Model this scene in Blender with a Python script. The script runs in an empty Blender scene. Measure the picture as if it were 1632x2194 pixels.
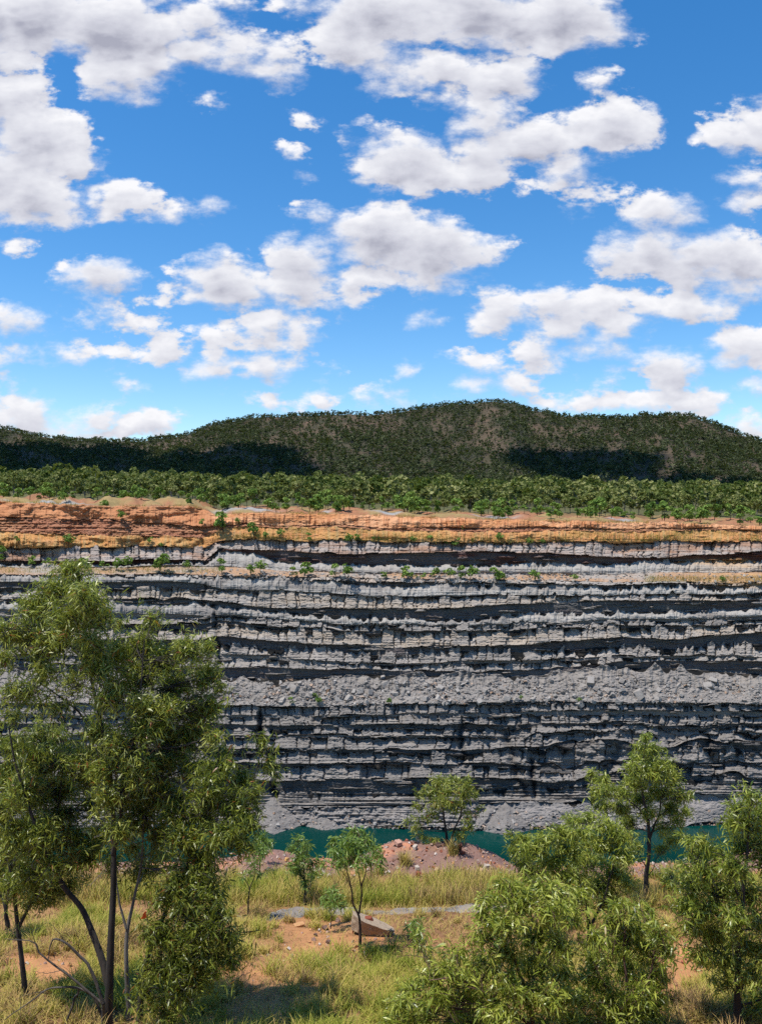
import bpy, math
import numpy as np
from mathutils import Vector

# ------------------------------------------------------------------ camera, sky, sun, exposure
S = bpy.context.scene
F, CU, CV = 1712.0, 816.0, 1097.0            # focal length and centre, in photograph pixels
cam = bpy.data.objects.new("camera", bpy.data.cameras.new("camera"))
S.collection.objects.link(cam)
cam.data.sensor_fit = 'VERTICAL'
cam.data.sensor_height = 24.0
cam.data.lens = 24.0 * F / 2194.0
cam.rotation_euler = (math.radians(90), 0, 0)
cam.data.clip_start, cam.data.clip_end = 0.1, 20000
S.camera = cam

SUN_DIR = np.array([-0.30, -0.17, 0.94]); SUN_DIR /= np.linalg.norm(SUN_DIR)
SUN_EL = math.asin(SUN_DIR[2])
SUN_AZ = math.atan2(SUN_DIR[0], SUN_DIR[1])   # clockwise from +Y
sun = bpy.data.objects.new("sun", bpy.data.lights.new("sun", 'SUN'))
S.collection.objects.link(sun)
sun.data.energy = 5.0
sun.data.angle = math.radians(0.53)
sun.data.color = (1.0, 0.955, 0.88)
sun.rotation_euler = Vector(SUN_DIR.tolist()).to_track_quat('Z', 'Y').to_euler()
S.view_settings.view_transform = 'Standard'
S.view_settings.look = 'None'
S.view_settings.gamma = 1.0
S.view_settings.use_curve_mapping = False
S.view_settings.exposure = 0.25
S.cycles.max_bounces = 6
S.cycles.diffuse_bounces = 3
S.cycles.glossy_bounces = 2
S.cycles.transmission_bounces = 3
S.cycles.transparent_max_bounces = 4
S.cycles.sample_clamp_indirect = 6.0
S.cycles.use_adaptive_sampling = True
S.cycles.adaptive_threshold = 0.015
S.cycles.use_denoising = False


class NT:
    """Small helper to write node trees."""
    def __init__(self, tree):
        self.t = tree
        tree.nodes.clear()

    def n(self, kind, ins=None, **props):
        nd = self.t.nodes.new(kind)
        for k, v in props.items():
            setattr(nd, k, v)
        for k, v in (ins or {}).items():
            self.put(nd.inputs[k], v)
        return nd

    def put(self, sock, v):
        if isinstance(v, bpy.types.NodeSocket):
            self.t.links.new(v, sock)
        else:
            sock.default_value = v

    def m(self, op, a, b=None, c=None, clamp=False):
        nd = self.n('ShaderNodeMath', operation=op, use_clamp=clamp)
        for i, v in enumerate((a, b, c)):
            if v is not None:
                self.put(nd.inputs[i], v)
        return nd.outputs[0]

    def v(self, op, a, b=None, c=None):
        nd = self.n('ShaderNodeVectorMath', operation=op)
        for i, x in enumerate((a, b, c)):
            if x is not None:
                self.put(nd.inputs[i], x)
        return nd.outputs['Value'] if op in ('LENGTH', 'DISTANCE', 'DOT_PRODUCT') else nd.outputs[0]

    def mix(self, f, a, b, blend='MIX'):
        nd = self.n('ShaderNodeMix', data_type='RGBA', blend_type=blend)
        self.put(nd.inputs[0], f)
        for s, x in ((nd.inputs[6], a), (nd.inputs[7], b)):
            self.put(s, x if isinstance(x, bpy.types.NodeSocket) else (*x[:3], 1.0))
        return nd.outputs[2]

    def ramp(self, f, stops, interp='LINEAR'):
        nd = self.n('ShaderNodeValToRGB', {0: f})
        e = nd.color_ramp
        e.interpolation = interp
        while len(e.elements) < len(stops):
            e.elements.new(0.5)
        for el, (p, c) in zip(e.elements, stops):
            el.position = p
            el.color = (*c, 1.0)
        return nd.outputs[0]

    def step(self, x, lo, hi):
        nd = self.n('ShaderNodeMapRange', {0: x, 1: lo, 2: hi, 3: 0.0, 4: 1.0}, interpolation_type='SMOOTHSTEP')
        return nd.outputs[0]

    def noise(self, vec, scale, detail=4, rough=0.55, dim='3D', color=False, dist=0.0):
        nd = self.n('ShaderNodeTexNoise', {'Scale': scale, 'Detail': detail, 'Roughness': rough, 'Distortion': dist},
                    noise_dimensions=dim)
        if vec is not None:
            self.put(nd.inputs['Vector'], vec)
        return nd.outputs[1 if color else 0]


# every cumulus as (u, v, r_u, r_v), directions given on the plane one unit north of the viewer
CLOUDS = [
    (60, 40, 190, 85), (235, 60, 180, 80), (275, 160, 100, 62), (420, 75, 75, 70), (505, 110, 85, 52), (590, 135, 66, 55),
    (490, 2, 190, 24), (330, 95, 90, 80), (20, 190, 75, 110), (85, 300, 115, 85), (60, 420, 120, 72), (115, 455, 88, 38),
    (150, 345, 55, 42), (-60, 300, 140, 160),
    (270, 432, 90, 36), (360, 443, 52, 18), (455, 450, 28, 13), (35, 524, 30, 15),
    (900, 30, 250, 80), (1150, 40, 190, 72), (1285, 65, 70, 50), (760, 70, 100, 80), (900, 150, 130, 48), (1075, 165, 92, 50),
    (955, 205, 40, 30), (1300, 178, 13, 38), (1270, 190, 14, 16),
    (860, 345, 110, 70), (1035, 290, 85, 82), (960, 365, 140, 48), (1160, 300, 100, 62), (1310, 270, 122, 58), (1215, 365, 62, 42),
    (1258, 430, 24, 28), (800, 300, 36, 45),
    (1570, 285, 80, 55), (1605, 405, 48, 52), (1660, 280, 80, 70),
    (1415, 455, 85, 62), (1400, 540, 120, 60), (1550, 560, 130, 80), (1330, 560, 62, 44), (1610, 615, 60, 40),
    (820, 510, 165, 72), (930, 540, 125, 72), (640, 550, 92, 60), (570, 610, 165, 52), (475, 600, 98, 55), (850, 600, 120, 32),
    (752, 650, 28, 22), (700, 462, 55, 16), (1045, 510, 26, 16),
    (210, 595, 100, 45), (290, 640, 85, 14),
    (560, 715, 140, 30), (610, 692, 75, 26), (520, 790, 125, 34), (258, 756, 135, 22), (345, 735, 42, 26),
    (1180, 660, 180, 45), (1260, 700, 130, 36), (1455, 650, 150, 36), (1085, 770, 100, 26), (1235, 748, 130, 24), (1055, 685, 55, 38),
    (1590, 745, 75, 42), (1430, 792, 80, 46), (1055, 830, 95, 24), (1245, 862, 115, 20), (1450, 862, 115, 28), (1300, 808, 32, 14),
    (1628, 828, 30, 20), (1610, 905, 42, 28),
    (15, 682, 70, 32), (85, 690, 38, 16), (205, 684, 62, 16), (328, 685, 26, 10), (20, 757, 72, 22), (5, 808, 20, 18),
    (50, 890, 105, 45), (170, 910, 85, 30), (300, 908, 66, 24), (335, 892, 44, 18), (272, 834, 24, 7), (245, 855, 16, 7),
    (562, 864, 32, 13), (676, 862, 34, 20), (820, 852, 62, 14), (925, 685, 32, 12), (702, 800, 24, 10), (880, 790, 12, 7),
    (625, 330, 12, 14), (645, 380, 8, 9), (655, 258, 16, 8), (440, 215, 14, 12), (1328, 405, 14, 8), (1130, 395, 10, 14),
]


def build_world():
    W = bpy.data.worlds.new("World")
    S.world = W
    W.use_nodes = True
    t = NT(W.node_tree)
    d = t.n('ShaderNodeTexCoord').outputs['Generated']
    xyz = t.n('ShaderNodeSeparateXYZ', {0: d})
    yy = t.m('MAXIMUM', xyz.outputs[1], 0.05)
    u = t.m('MULTIPLY_ADD', t.m('DIVIDE', xyz.outputs[0], yy), 1.712, 0.816)
    v = t.m('MULTIPLY_ADD', t.m('DIVIDE', xyz.outputs[2], yy), -1.712 * 1.8, 1.097 * 1.8)
    q0 = t.n('ShaderNodeCombineXYZ', {0: u, 1: v, 2: 0.0}).outputs[0]

    def field(q):
        w1 = t.noise(q, 6.0, 2, 0.5, '2D', True)
        qa = t.v('MULTIPLY_ADD', w1, (0.070, 0.060, 0), q)
        qa = t.v('ADD', qa, (-0.035, -0.030, 0))
        w2 = t.noise(q, 21.0, 5, 0.62, '2D', True)
        qb = t.v('MULTIPLY_ADD', w2, (0.075, 0.075, 0), qa)
        qb = t.v('ADD', qb, (-0.0375, -0.0375, 0))
        acc = None
        for (cu, cv, ru, rv) in CLOUDS:
            # a row of round puffs along the longer axis (v is stretched by 1.8)
            a, b = ru, rv * 1.8
            small, big = min(a, b), max(a, b)
            n = 1 if big < 1.35 * small else (2 if big < 2.2 * small else 3)
            n = min(n, 2 if big < 60 else 3)
            for i in range(n):
                s = 0 if n == 1 else (i / (n - 1) * 2 - 1) * (big - small) * 0.95
                uu, vv = (cu + s, cv * 1.8) if a >= b else (cu, cv * 1.8 + s)
                r = small if n == 1 else small * (1.0 if i == 1 or n == 2 else 0.82)
                dd = t.v('DISTANCE', qb, (uu / 1000, vv / 1000, 0))
                dd = t.m('SUBTRACT', dd, r / 1000)
                acc = dd if acc is None else t.m('SMOOTH_MIN', acc, dd, 0.02)
        f1 = t.noise(q, 12.0, 8, 0.60, '2D')
        f2 = t.noise(q, 12.0, 2.0, 0.50, '2D')
        return (t.m('SUBTRACT', t.m('MULTIPLY_ADD', f1, 0.14, -0.060), acc),
                t.m('SUBTRACT', t.m('MULTIPLY_ADD', f2, 0.12, -0.050), acc))

    E0, D0 = field(q0)
    E1, D1 = field(t.v('ADD', q0, (-0.010, -0.052, 0)))
    soft = t.m('MULTIPLY_ADD', t.step(t.noise(q0, 5.0, 3, 0.5, '2D'), 0.36, 0.64), 0.068, 0.018)
    cover = t.step(E0, -0.014, soft)
    cover = t.m('MULTIPLY', cover, t.step(xyz.outputs[1], 0.05, 0.2))
    lit = t.m('MULTIPLY_ADD', t.m('ADD', t.m('SUBTRACT', D0, D1), t.m('MULTIPLY', t.m('SUBTRACT', E0, E1), 0.35)), 4.4, 0.66, clamp=True)
    thick = t.step(D0, 0.03, 0.15)
    lit = t.m('SUBTRACT', lit, t.m('MULTIPLY', thick, 0.55), clamp=True)
    lit = t.m('SUBTRACT', lit, t.m('MULTIPLY', t.step(D0, 0.085, 0.20), 0.22), clamp=True)
    cloud = t.ramp(lit, [(0.0, (0.40, 0.41, 0.50)), (0.40, (0.64, 0.65, 0.73)), (0.75, (0.80, 0.81, 0.87)), (1.0, (0.95, 0.95, 0.98))])
    sky = t.n('ShaderNodeTexSky', sky_type='NISHITA', sun_disc=False)
    sky.sun_elevation, sky.sun_rotation = SUN_EL, SUN_AZ
    sky.altitude, sky.air_density, sky.dust_density, sky.ozone_density = 300, 1.0, 0.25, 2.0
    blue = t.n('ShaderNodeHueSaturation', {'Saturation': 1.36, 'Value': 1.52, 'Color': sky.outputs[0]}).outputs[0]
    bg_sky = t.n('ShaderNodeBackground', {'Color': blue, 'Strength': 0.102})
    bg_cloud = t.n('ShaderNodeBackground', {'Color': cloud, 'Strength': 0.86})
    mx = t.n('ShaderNodeMixShader', {0: cover, 1: bg_sky.outputs[0], 2: bg_cloud.outputs[0]})
    t.n('ShaderNodeOutputWorld', {'Surface': mx.outputs[0]})
    W.cycles.sampling_method = 'MANUAL'
    W.cycles.sample_map_resolution = 512


build_world()

# ------------------------------------------------------------------ helpers
rng = np.random.default_rng(7)
_tabs = {}


def vn(x, y, seed):
    """Smooth value noise in 0..1."""
    if seed not in _tabs:
        _tabs[seed] = np.random.default_rng(1000 + seed).random((256, 256))
    R = _tabs[seed]
    x = np.asarray(x, float); y = np.asarray(y, float)
    xi = np.floor(x).astype(int); yi = np.floor(y).astype(int)
    fx = x - xi; fy = y - yi
    fx = fx * fx * (3 - 2 * fx); fy = fy * fy * (3 - 2 * fy)
    a, b, c, e = xi & 255, (xi + 1) & 255, yi & 255, (yi + 1) & 255
    return (R[a, c] * (1 - fx) + R[b, c] * fx) * (1 - fy) + (R[a, e] * (1 - fx) + R[b, e] * fx) * fy


def fbm(x, y, seed, octs=4, rough=0.5):
    s, a, tot = 0, 1.0, 0
    for i in range(octs):
        s = s + a * vn(x * 2 ** i + 17 * i, y * 2 ** i + 31 * i, seed + i)
        tot += a; a *= rough
    return s / tot


def cell(x, seed):
    """Random value per unit cell of a 1D coordinate with uneven cell widths; returns value, distance to the cell edge."""
    r = np.random.default_rng(seed)
    edges = np.cumsum(0.35 + r.random(4000) * 1.5) - 400
    i = np.clip(np.searchsorted(edges, x) - 1, 0, 3998)
    e = np.minimum(x - edges[i], edges[i + 1] - x)
    return r.random(4000)[i], e, i


def px(u, v, Y):
    u, v, Y = np.broadcast_arrays(np.asarray(u, float), np.asarray(v, float), np.asarray(Y, float))
    return np.stack([(u - CU) / F * Y, Y, -(v - CV) / F * Y], -1)


def mesh(name, verts, faces, mats=(), fmat=None, smooth=False, attrs=(), link=True, parent=None):
    """faces: list of int arrays (k, n) with n corners each. attrs: (name, type, domain, array)."""
    me = bpy.data.meshes.new(name)
    verts = np.asarray(verts, np.float32).reshape(-1, 3)
    me.vertices.add(len(verts))
    me.vertices.foreach_set('co', verts.ravel())
    faces = [np.asarray(f, np.int32) for f in faces if len(f)]
    tot = np.concatenate([np.full(len(f), f.shape[1], np.int32) for f in faces])
    loops = np.concatenate([f.ravel() for f in faces])
    me.loops.add(len(loops))
    me.loops.foreach_set('vertex_index', loops)
    me.polygons.add(len(tot))
    me.polygons.foreach_set('loop_start', np.concatenate([[0], np.cumsum(tot)[:-1]]).astype(np.int32))
    me.polygons.foreach_set('loop_total', tot)
    for m in mats:
        me.materials.append(m)
    if fmat is not None:
        me.polygons.foreach_set('material_index', np.asarray(fmat, np.int32))
    me.polygons.foreach_set('use_smooth', np.full(len(tot), smooth))
    for (an, at, dom, arr) in attrs:
        a = me.attributes.new(an, at, dom)
        arr = np.asarray(arr, np.float32)
        if at == 'FLOAT_COLOR':
            if arr.shape[-1] == 3:
                arr = np.concatenate([arr, np.ones((*arr.shape[:-1], 1), np.float32)], -1)
            a.data.foreach_set('color', arr.ravel())
        else:
            a.data.foreach_set('value', arr.ravel())
    me.update(calc_edges=True)
    if not link:
        return me
    o = bpy.data.objects.new(name, me)
    S.collection.objects.link(o)
    if parent is not None:
        o.parent = parent
    return o


def grid_faces(nr, nc):
    i = np.arange(nr * nc).reshape(nr, nc)
    return np.stack([i[:-1, :-1], i[1:, :-1], i[1:, 1:], i[:-1, 1:]], -1).reshape(-1, 4)


def tag(o, label=None, cat=None, group=None, kind=None):
    if label: o['label'] = label
    if cat: o['category'] = cat
    if group: o['group'] = group
    if kind: o['kind'] = kind
    return o


def empty(name, loc):
    o = bpy.data.objects.new(name, None)
    S.collection.objects.link(o)
    o.location = [float(c) for c in loc]
    o.empty_display_size = 0.3
    return o


class Bag:
    """Collects pieces of geometry into one mesh."""
    def __init__(self):
        self.V, self.Fs, self.n, self.T = [], {}, 0, {}

    def add(self, verts, faces, tint=0.0):
        verts = np.asarray(verts, float).reshape(-1, 3)
        faces = np.asarray(faces, np.int64)
        k = faces.shape[1]
        self.V.append(verts)
        self.Fs.setdefault(k, []).append(faces + self.n)
        self.T.setdefault(k, []).append(np.broadcast_to(np.asarray(tint, float), (len(faces),)))
        self.n += len(verts)

    def build(self, name, mat, parent=None, smooth=False, origin=None, link=True):
        V = np.concatenate(self.V)
        if origin is not None:
            V = V - np.asarray(origin)
        ks = sorted(self.Fs)
        return mesh(name, V, [np.concatenate(self.Fs[k]) for k in ks], [mat], None, smooth,
                    [('tint', 'FLOAT', 'FACE', np.concatenate([np.concatenate(self.T[k]) for k in ks]))], link, parent)


def tube(bag, pts, radii, sides=7, tint=0.5):
    pts = np.asarray(pts, float); n = len(pts)
    radii = np.broadcast_to(np.asarray(radii, float), (n,))
    tan = np.gradient(pts, axis=0)
    tan /= np.linalg.norm(tan, axis=1, keepdims=True) + 1e-9
    ref = np.array([0.31, 0.9, 0.17]) if abs(tan[0] @ np.array([0.31, 0.9, 0.17])) < 0.85 else np.array([1.0, 0, 0])
    a = np.cross(tan, ref); a /= np.linalg.norm(a, axis=1, keepdims=True) + 1e-9
    b = np.cross(tan, a)
    th = np.arange(sides) / sides * 2 * np.pi
    ring = pts[:, None] + radii[:, None, None] * (np.cos(th)[None, :, None] * a[:, None] + np.sin(th)[None, :, None] * b[:, None])
    i = np.arange(n * sides).reshape(n, sides)
    j = np.roll(i, -1, 1)
    bag.add(ring, np.stack([i[:-1], j[:-1], j[1:], i[1:]], -1).reshape(-1, 4), tint)


def smooth_line(pts, n):
    """Catmull-Rom resample of a polyline."""
    p = np.asarray(pts, float)
    if len(p) == 2:
        s = np.linspace(0, 1, n)[:, None]
        return p[0] * (1 - s) + p[1] * s
    q = np.vstack([2 * p[0] - p[1], p, 2 * p[-1] - p[-2]])
    ts = np.linspace(0, len(p) - 1 - 1e-6, n)
    i = ts.astype(int); f = (ts - i)[:, None]
    a, b, c, d = q[i], q[i + 1], q[i + 2], q[i + 3]
    return 0.5 * (2 * b + (c - a) * f + (2 * a - 5 * b + 4 * c - d) * f ** 2 + (3 * b - a - 3 * c + d) * f ** 3)


def unit(v):
    return v / (np.linalg.norm(v, axis=-1, keepdims=True) + 1e-9)


# ------------------------------------------------------------------ materials
def new_mat(name):
    m = bpy.data.materials.new(name)
    m.use_nodes = True
    return m, NT(m.node_tree)


def leaf_mat(name, stops, trans=0.38, rough=0.36, spec=0.5):
    m, t = new_mat(name)
    a = t.n('ShaderNodeAttribute', attribute_name='tint').outputs['Fac']
    col = t.ramp(a, stops)
    p = t.n('ShaderNodeBsdfPrincipled', {'Base Color': col, 'Roughness': rough, 'Specular IOR Level': spec})
    tr = t.n('ShaderNodeBsdfTranslucent', {'Color': t.mix(0.5, col, (0.30, 0.36, 0.03))})
    mx = t.n('ShaderNodeMixShader', {0: trans, 1: p.outputs[0], 2: tr.outputs[0]})
    t.n('ShaderNodeOutputMaterial', {0: mx.outputs[0]})
    return m


def bark_mat(name, dark, light, scale=9):
    m, t = new_mat(name)
    pos = t.n('ShaderNodeTexCoord').outputs['Object']
    st = t.v('MULTIPLY', pos, (1, 1, 0.22))
    f = t.noise(st, scale, 6, 0.65)
    col = t.ramp(f, [(0.32, dark), (0.68, light)])
    bp = t.n('ShaderNodeBump', {'Strength': 0.6, 'Distance': 0.03, 'Height': f})
    p = t.n('ShaderNodeBsdfPrincipled', {'Base Color': col, 'Roughness': 0.9, 'Normal': bp.outputs[0]})
    t.n('ShaderNodeOutputMaterial', {0: p.outputs[0]})
    return m


def rock_mat(name, attr=None, col=(0.3, 0.28, 0.26), scale=1.0, bump=0.3, var=0.35, tint2=(0.30, 0.20, 0.12), stain=0.25, strat=0.0):
    """Rock or soil: base colour (attribute or constant), mottled, stained, bumped."""
    m, t = new_mat(name)
    pos = t.n('ShaderNodeTexCoord').outputs['Object']
    if attr:
        base = t.n('ShaderNodeAttribute', attribute_name=attr).outputs['Color']
    else:
        base = t.mix(0.0, col, col)
    f1 = t.noise(pos, 0.9 * scale, 7, 0.65)
    f2 = t.noise(pos, 5.0 * scale, 5, 0.7)
    f3 = t.noise(pos, 0.25 * scale, 4, 0.6)
    g = t.m('MULTIPLY_ADD', f1, var * 2, 1 - var)
    g = t.m('MULTIPLY', g, t.m('MULTIPLY_ADD', f2, var * 1.2, 1 - var * 0.6))
    c = t.mix(1.0, base, t.n('ShaderNodeCombineXYZ', {0: g, 1: g, 2: g}).outputs[0], 'MULTIPLY')
    c = t.mix(t.m('MULTIPLY', t.step(f3, 0.52, 0.72), stain), c, tint2)
    if strat:
        band = t.noise(t.v('MULTIPLY', pos, (0.03, 0.03, 2.6)), 1.0, 5, 0.7)
        b = t.m('MULTIPLY_ADD', band, strat * 2, 1 - strat)
        c = t.mix(1.0, c, t.n('ShaderNodeCombineXYZ', {0: b, 1: b, 2: b}).outputs[0], 'MULTIPLY')
    h = t.m('ADD', f1, t.m('MULTIPLY', f2, 0.5))
    bp = t.n('ShaderNodeBump', {'Strength': bump, 'Distance': 0.5 / scale, 'Height': h})
    p = t.n('ShaderNodeBsdfPrincipled', {'Base Color': c, 'Roughness': 0.95, 'Specular IOR Level': 0.15, 'Normal': bp.outputs[0]})
    t.n('ShaderNodeOutputMaterial', {0: p.outputs[0]})
    return m


M_CLIFF = rock_mat('layered_rock', 'rock_colour', scale=1.6, bump=0.45, var=0.30, tint2=(0.24, 0.19, 0.14), stain=0.22)
M_PLAIN = rock_mat('plain_soil', 'rock_colour', scale=0.5, bump=0.3, var=0.35, tint2=(0.12, 0.10, 0.045), stain=0.5)
M_HILL = rock_mat('hill_soil', 'rock_colour', scale=0.12, bump=0.5, var=0.5, tint2=(0.05, 0.045, 0.025), stain=0.6)
M_GROUND = rock_mat('dry_soil', 'rock_colour', scale=4.0, bump=0.5, var=0.35, tint2=(0.30, 0.17, 0.08), stain=0.3)
M_LEAF_OLIVE = leaf_mat('olive_leaves', [(0.0, (0.045, 0.070, 0.013)), (0.35, (0.175, 0.215, 0.026)), (0.75, (0.40, 0.41, 0.075)),
                                         (0.93, (0.40, 0.41, 0.16)), (0.95, (0.22, 0.07, 0.02)), (1.0, (0.30, 0.10, 0.02))])
M_LEAF_GREEN = leaf_mat('fresh_leaves', [(0.0, (0.055, 0.095, 0.015)), (0.4, (0.235, 0.285, 0.032)), (0.8, (0.50, 0.52, 0.095)),
                                         (0.97, (0.44, 0.47, 0.18)), (0.98, (0.30, 0.20, 0.04)), (1.0, (0.32, 0.22, 0.05))])
M_LEAF_PALE = leaf_mat('pale_leaves', [(0.0, (0.08, 0.14, 0.025)), (0.5, (0.17, 0.27, 0.045)), (1.0, (0.32, 0.40, 0.10))])
M_FAR_LEAF = leaf_mat('far_foliage', [(0.0, (0.055, 0.085, 0.016)), (0.5, (0.155, 0.175, 0.050)), (1.0, (0.31, 0.30, 0.12))], 0.2, 0.7, 0.1)
M_FAR_BRIGHT = leaf_mat('rim_foliage', [(0.0, (0.065, 0.120, 0.022)), (0.5, (0.155, 0.245, 0.048)), (1.0, (0.28, 0.36, 0.09))], 0.2, 0.7, 0.1)
M_HILL_LEAF = leaf_mat('hill_foliage', [(0.0, (0.014, 0.022, 0.010)), (0.6, (0.052, 0.066, 0.030)), (1.0, (0.13, 0.14, 0.07))], 0.15, 0.8, 0.05)
M_GRASS = leaf_mat('dry_grass_blades', [(0.0, (0.18, 0.22, 0.025)), (0.3, (0.34, 0.34, 0.05)), (0.55, (0.50, 0.41, 0.10)), (0.8, (0.50, 0.33, 0.125)),
                                        (0.92, (0.30, 0.17, 0.08)), (1.0, (0.14, 0.09, 0.05))], 0.3, 0.6, 0.2)
M_BARK = bark_mat('dark_bark', (0.010, 0.008, 0.007), (0.050, 0.040, 0.033))
M_BARK_GREY = bark_mat('grey_bark', (0.06, 0.055, 0.05), (0.24, 0.22, 0.20))
M_BARK_RED = bark_mat('reddish_bark', (0.04, 0.022, 0.015), (0.15, 0.085, 0.055))

# ------------------------------------------------------------------ the pit wall
UC = [0, 200, 440, 470, 520, 600, 800, 1010, 1220, 1420, 1632]
UL = [0, 440, 470, 600, 800, 1010, 1150, 1300, 1450, 1632]


def curve(us, vs):
    return lambda u: np.interp(u, us, vs)


RIM = curve([-80, 0, 100, 200, 300, 345, 410, 440, 470, 500, 530, 600, 800, 1010, 1220, 1420, 1632],
            [1074, 1075, 1078, 1085, 1084, 1084, 1083, 1093, 1106, 1101, 1098, 1099, 1104, 1111, 1117, 1120, 1127])


def wall():
    us = np.arange(-90, 1722.1, 1.25)
    vs = np.arange(0, 1.0, 1 / 690.0)
    ncol = len(us)
    # bands from the rim down: (bottom curve, kind, k, A, jag, block width, colours)
    GREY, PALE, RECESS_SHADE, LOW_RECESS_SHADE = (0.290, 0.258, 0.228), (0.32, 0.297, 0.268), (0.105, 0.088, 0.083), (0.085, 0.078, 0.073)  # last two: recess rock, coloured darker to deepen the shade under ledges
    ORANGE, YELLOW, RED, BROWN, PEACH = (0.46, 0.205, 0.085), (0.44, 0.235, 0.085), (0.29, 0.125, 0.070), (0.33, 0.160, 0.085), (0.58, 0.30, 0.155)
    DRED = (0.085, 0.040, 0.032)
    bands = []

    def add(us_, bot, kind, k, A, jag, bw, col, col2=None):
        bands.append((curve(us_, bot), kind, k, A, jag, bw, np.array(col), np.array(col2 or col)))
    add(UC, [1107, 1110, 1128, 1125, 1122, 1124, 1131, 1134, 1131, 1132, 1136], 'rill', .075, 0, 2, 0, PEACH, ORANGE)
    add(UC, [1138, 1143, 1152, 1134, 1127, 1128, 1137, 1144, 1138, 1138, 1140], 'rough', .07, .6, 2, 14, BROWN, RED)
    add(UC, [1172, 1170, 1174, 1158, 1155, 1158, 1161, 1168, 1162, 1160, 1160], 'rill', .075, 0, 2, 0, YELLOW, ORANGE)
    add(UC, [1198, 1200, 1203, 1176, 1177, 1178, 1190, 1186, 1191, 1194, 1182], 'block', .05, 1.2, 3, 16, (0.32, 0.27, 0.235), (0.30, 0.18, 0.12))
    add(UC, [1206, 1208, 1209, 1180, 1184, 1198, 1214, 1214, 1213, 1200, 1204], 'dark', .0, 1.2, 0, 0, DRED, RECESS_SHADE)
    add(UC, [1212, 1215, 1214, 1214, 1214, 1220, 1230, 1230, 1233, 1224, 1226], 'flute', .055, .9, 6, 0, PALE, GREY)
    add(UC, [1230, 1230, 1231, 1231, 1231, 1234, 1241, 1243, 1248, 1246, 1246], 'bench', .30, .0, 1, 0, (0.34, 0.21, 0.125), (0.30, 0.26, 0.225))
    light = [
        ([1232, 1240, 1234, 1236, 1256, 1256, 1258, 1260, 1257, 1257], [1246, 1250, 1256, 1262, 1279, 1277, 1278, 1277, 1274, 1270], 'flute', .05, .8, 8, 0),
        ([1268, 1266, 1264, 1266, 1281, 1281, 1280, 1279, 1277, 1274], [1284, 1286, 1290, 1302, 1308, 1303, 1293, 1290, 1287, 1284], 'block', .035, .9, 4, 18),
        ([1292, 1294, 1304, 1310, 1328, 1330, 1318, 1314, 1310, 1303], [1304, 1320, 1318, 1325, 1340, 1341, 1335, 1330, 1324, 1316], 'flute', .045, .9, 7, 0),
        ([1330, 1330, 1322, 1330, 1343, 1345, 1341, 1338, 1330, 1326], [1336, 1338, 1332, 1342, 1352, 1353, 1348, 1344, 1339, 1334], 'block', .045, .6, 5, 20),
        ([1345, 1350, 1340, 1347, 1358, 1360, 1351, 1349, 1347, 1339], [1365, 1370, 1366, 1372, 1386, 1385, 1378, 1370, 1366, 1352], 'block', .04, 1.1, 6, 26),
        ([1392, 1392, 1386, 1392, 1404, 1398, 1397, 1390, 1388, 1378], [1404, 1404, 1402, 1408, 1423, 1417, 1413, 1409, 1402, 1404], 'block', .045, 1.0, 9, 24),
        ([1414, 1414, 1414, 1416, 1426, 1424, 1419, 1414, 1408, 1412], [1424, 1426, 1428, 1431, 1437, 1438, 1432, 1421, 1412, 1415], 'block', .045, .8, 5, 22),
        ([1440, 1445, 1450, 1457, 1449, 1450, 1448, 1434, 1430, 1446], [1508, 1510, 1510, 1510, 1510, 1506, 1506, 1506, 1503, 1508], 'talus', .105, .8, 14, 0),
        ([1513] * 10, [1532, 1532, 1532, 1533, 1533, 1530, 1528, 1522, 1520, 1524], 'block', .018, .9, 3, 15),
        ([1541, 1541, 1541, 1541, 1540, 1541, 1540, 1536, 1534, 1536], [1551, 1551, 1552, 1554, 1554, 1554, 1552, 1550, 1548, 1548], 'block', .03, .9, 3, 18),
        ([1565, 1565, 1565, 1564, 1565, 1566, 1563, 1560, 1560, 1556], [1575, 1575, 1575, 1576, 1577, 1577, 1577, 1572, 1570, 1566], 'block', .03, 1.0, 4, 25),
        ([1585, 1585, 1584, 1583, 1583, 1584, 1582, 1576, 1574, 1572], [1601, 1601, 1602, 1604, 1606, 1606, 1600, 1592, 1590, 1588], 'block', .03, 1.2, 4, 34),
        ([1616, 1616, 1616, 1614, 1616, 1616, 1610, 1606, 1604, 1602], [1633, 1633, 1633, 1634, 1636, 1634, 1634, 1630, 1626, 1624], 'block', .03, 1.0, 6, 36),
        ([1642, 1642, 1642, 1642, 1641, 1642, 1644, 1640, 1638, 1636], [1668, 1668, 1668, 1669, 1669, 1666, 1664, 1662, 1660, 1664], 'block', .025, 1.2, 4, 30),
        ([1704, 1704, 1704, 1704, 1704, 1700, 1680, 1676, 1674, 1678], [1728, 1728, 1728, 1729, 1729, 1722, 1714, 1712, 1712, 1712], 'thin', .035, .8, 10, 30),
    ]
    add(UL, [1239, 1246, 1238, 1241, 1249, 1250, 1253, 1254, 1251, 1251], 'block', .03, .8, 1, 14, GREY, (0.33, 0.27, 0.22))
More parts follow.
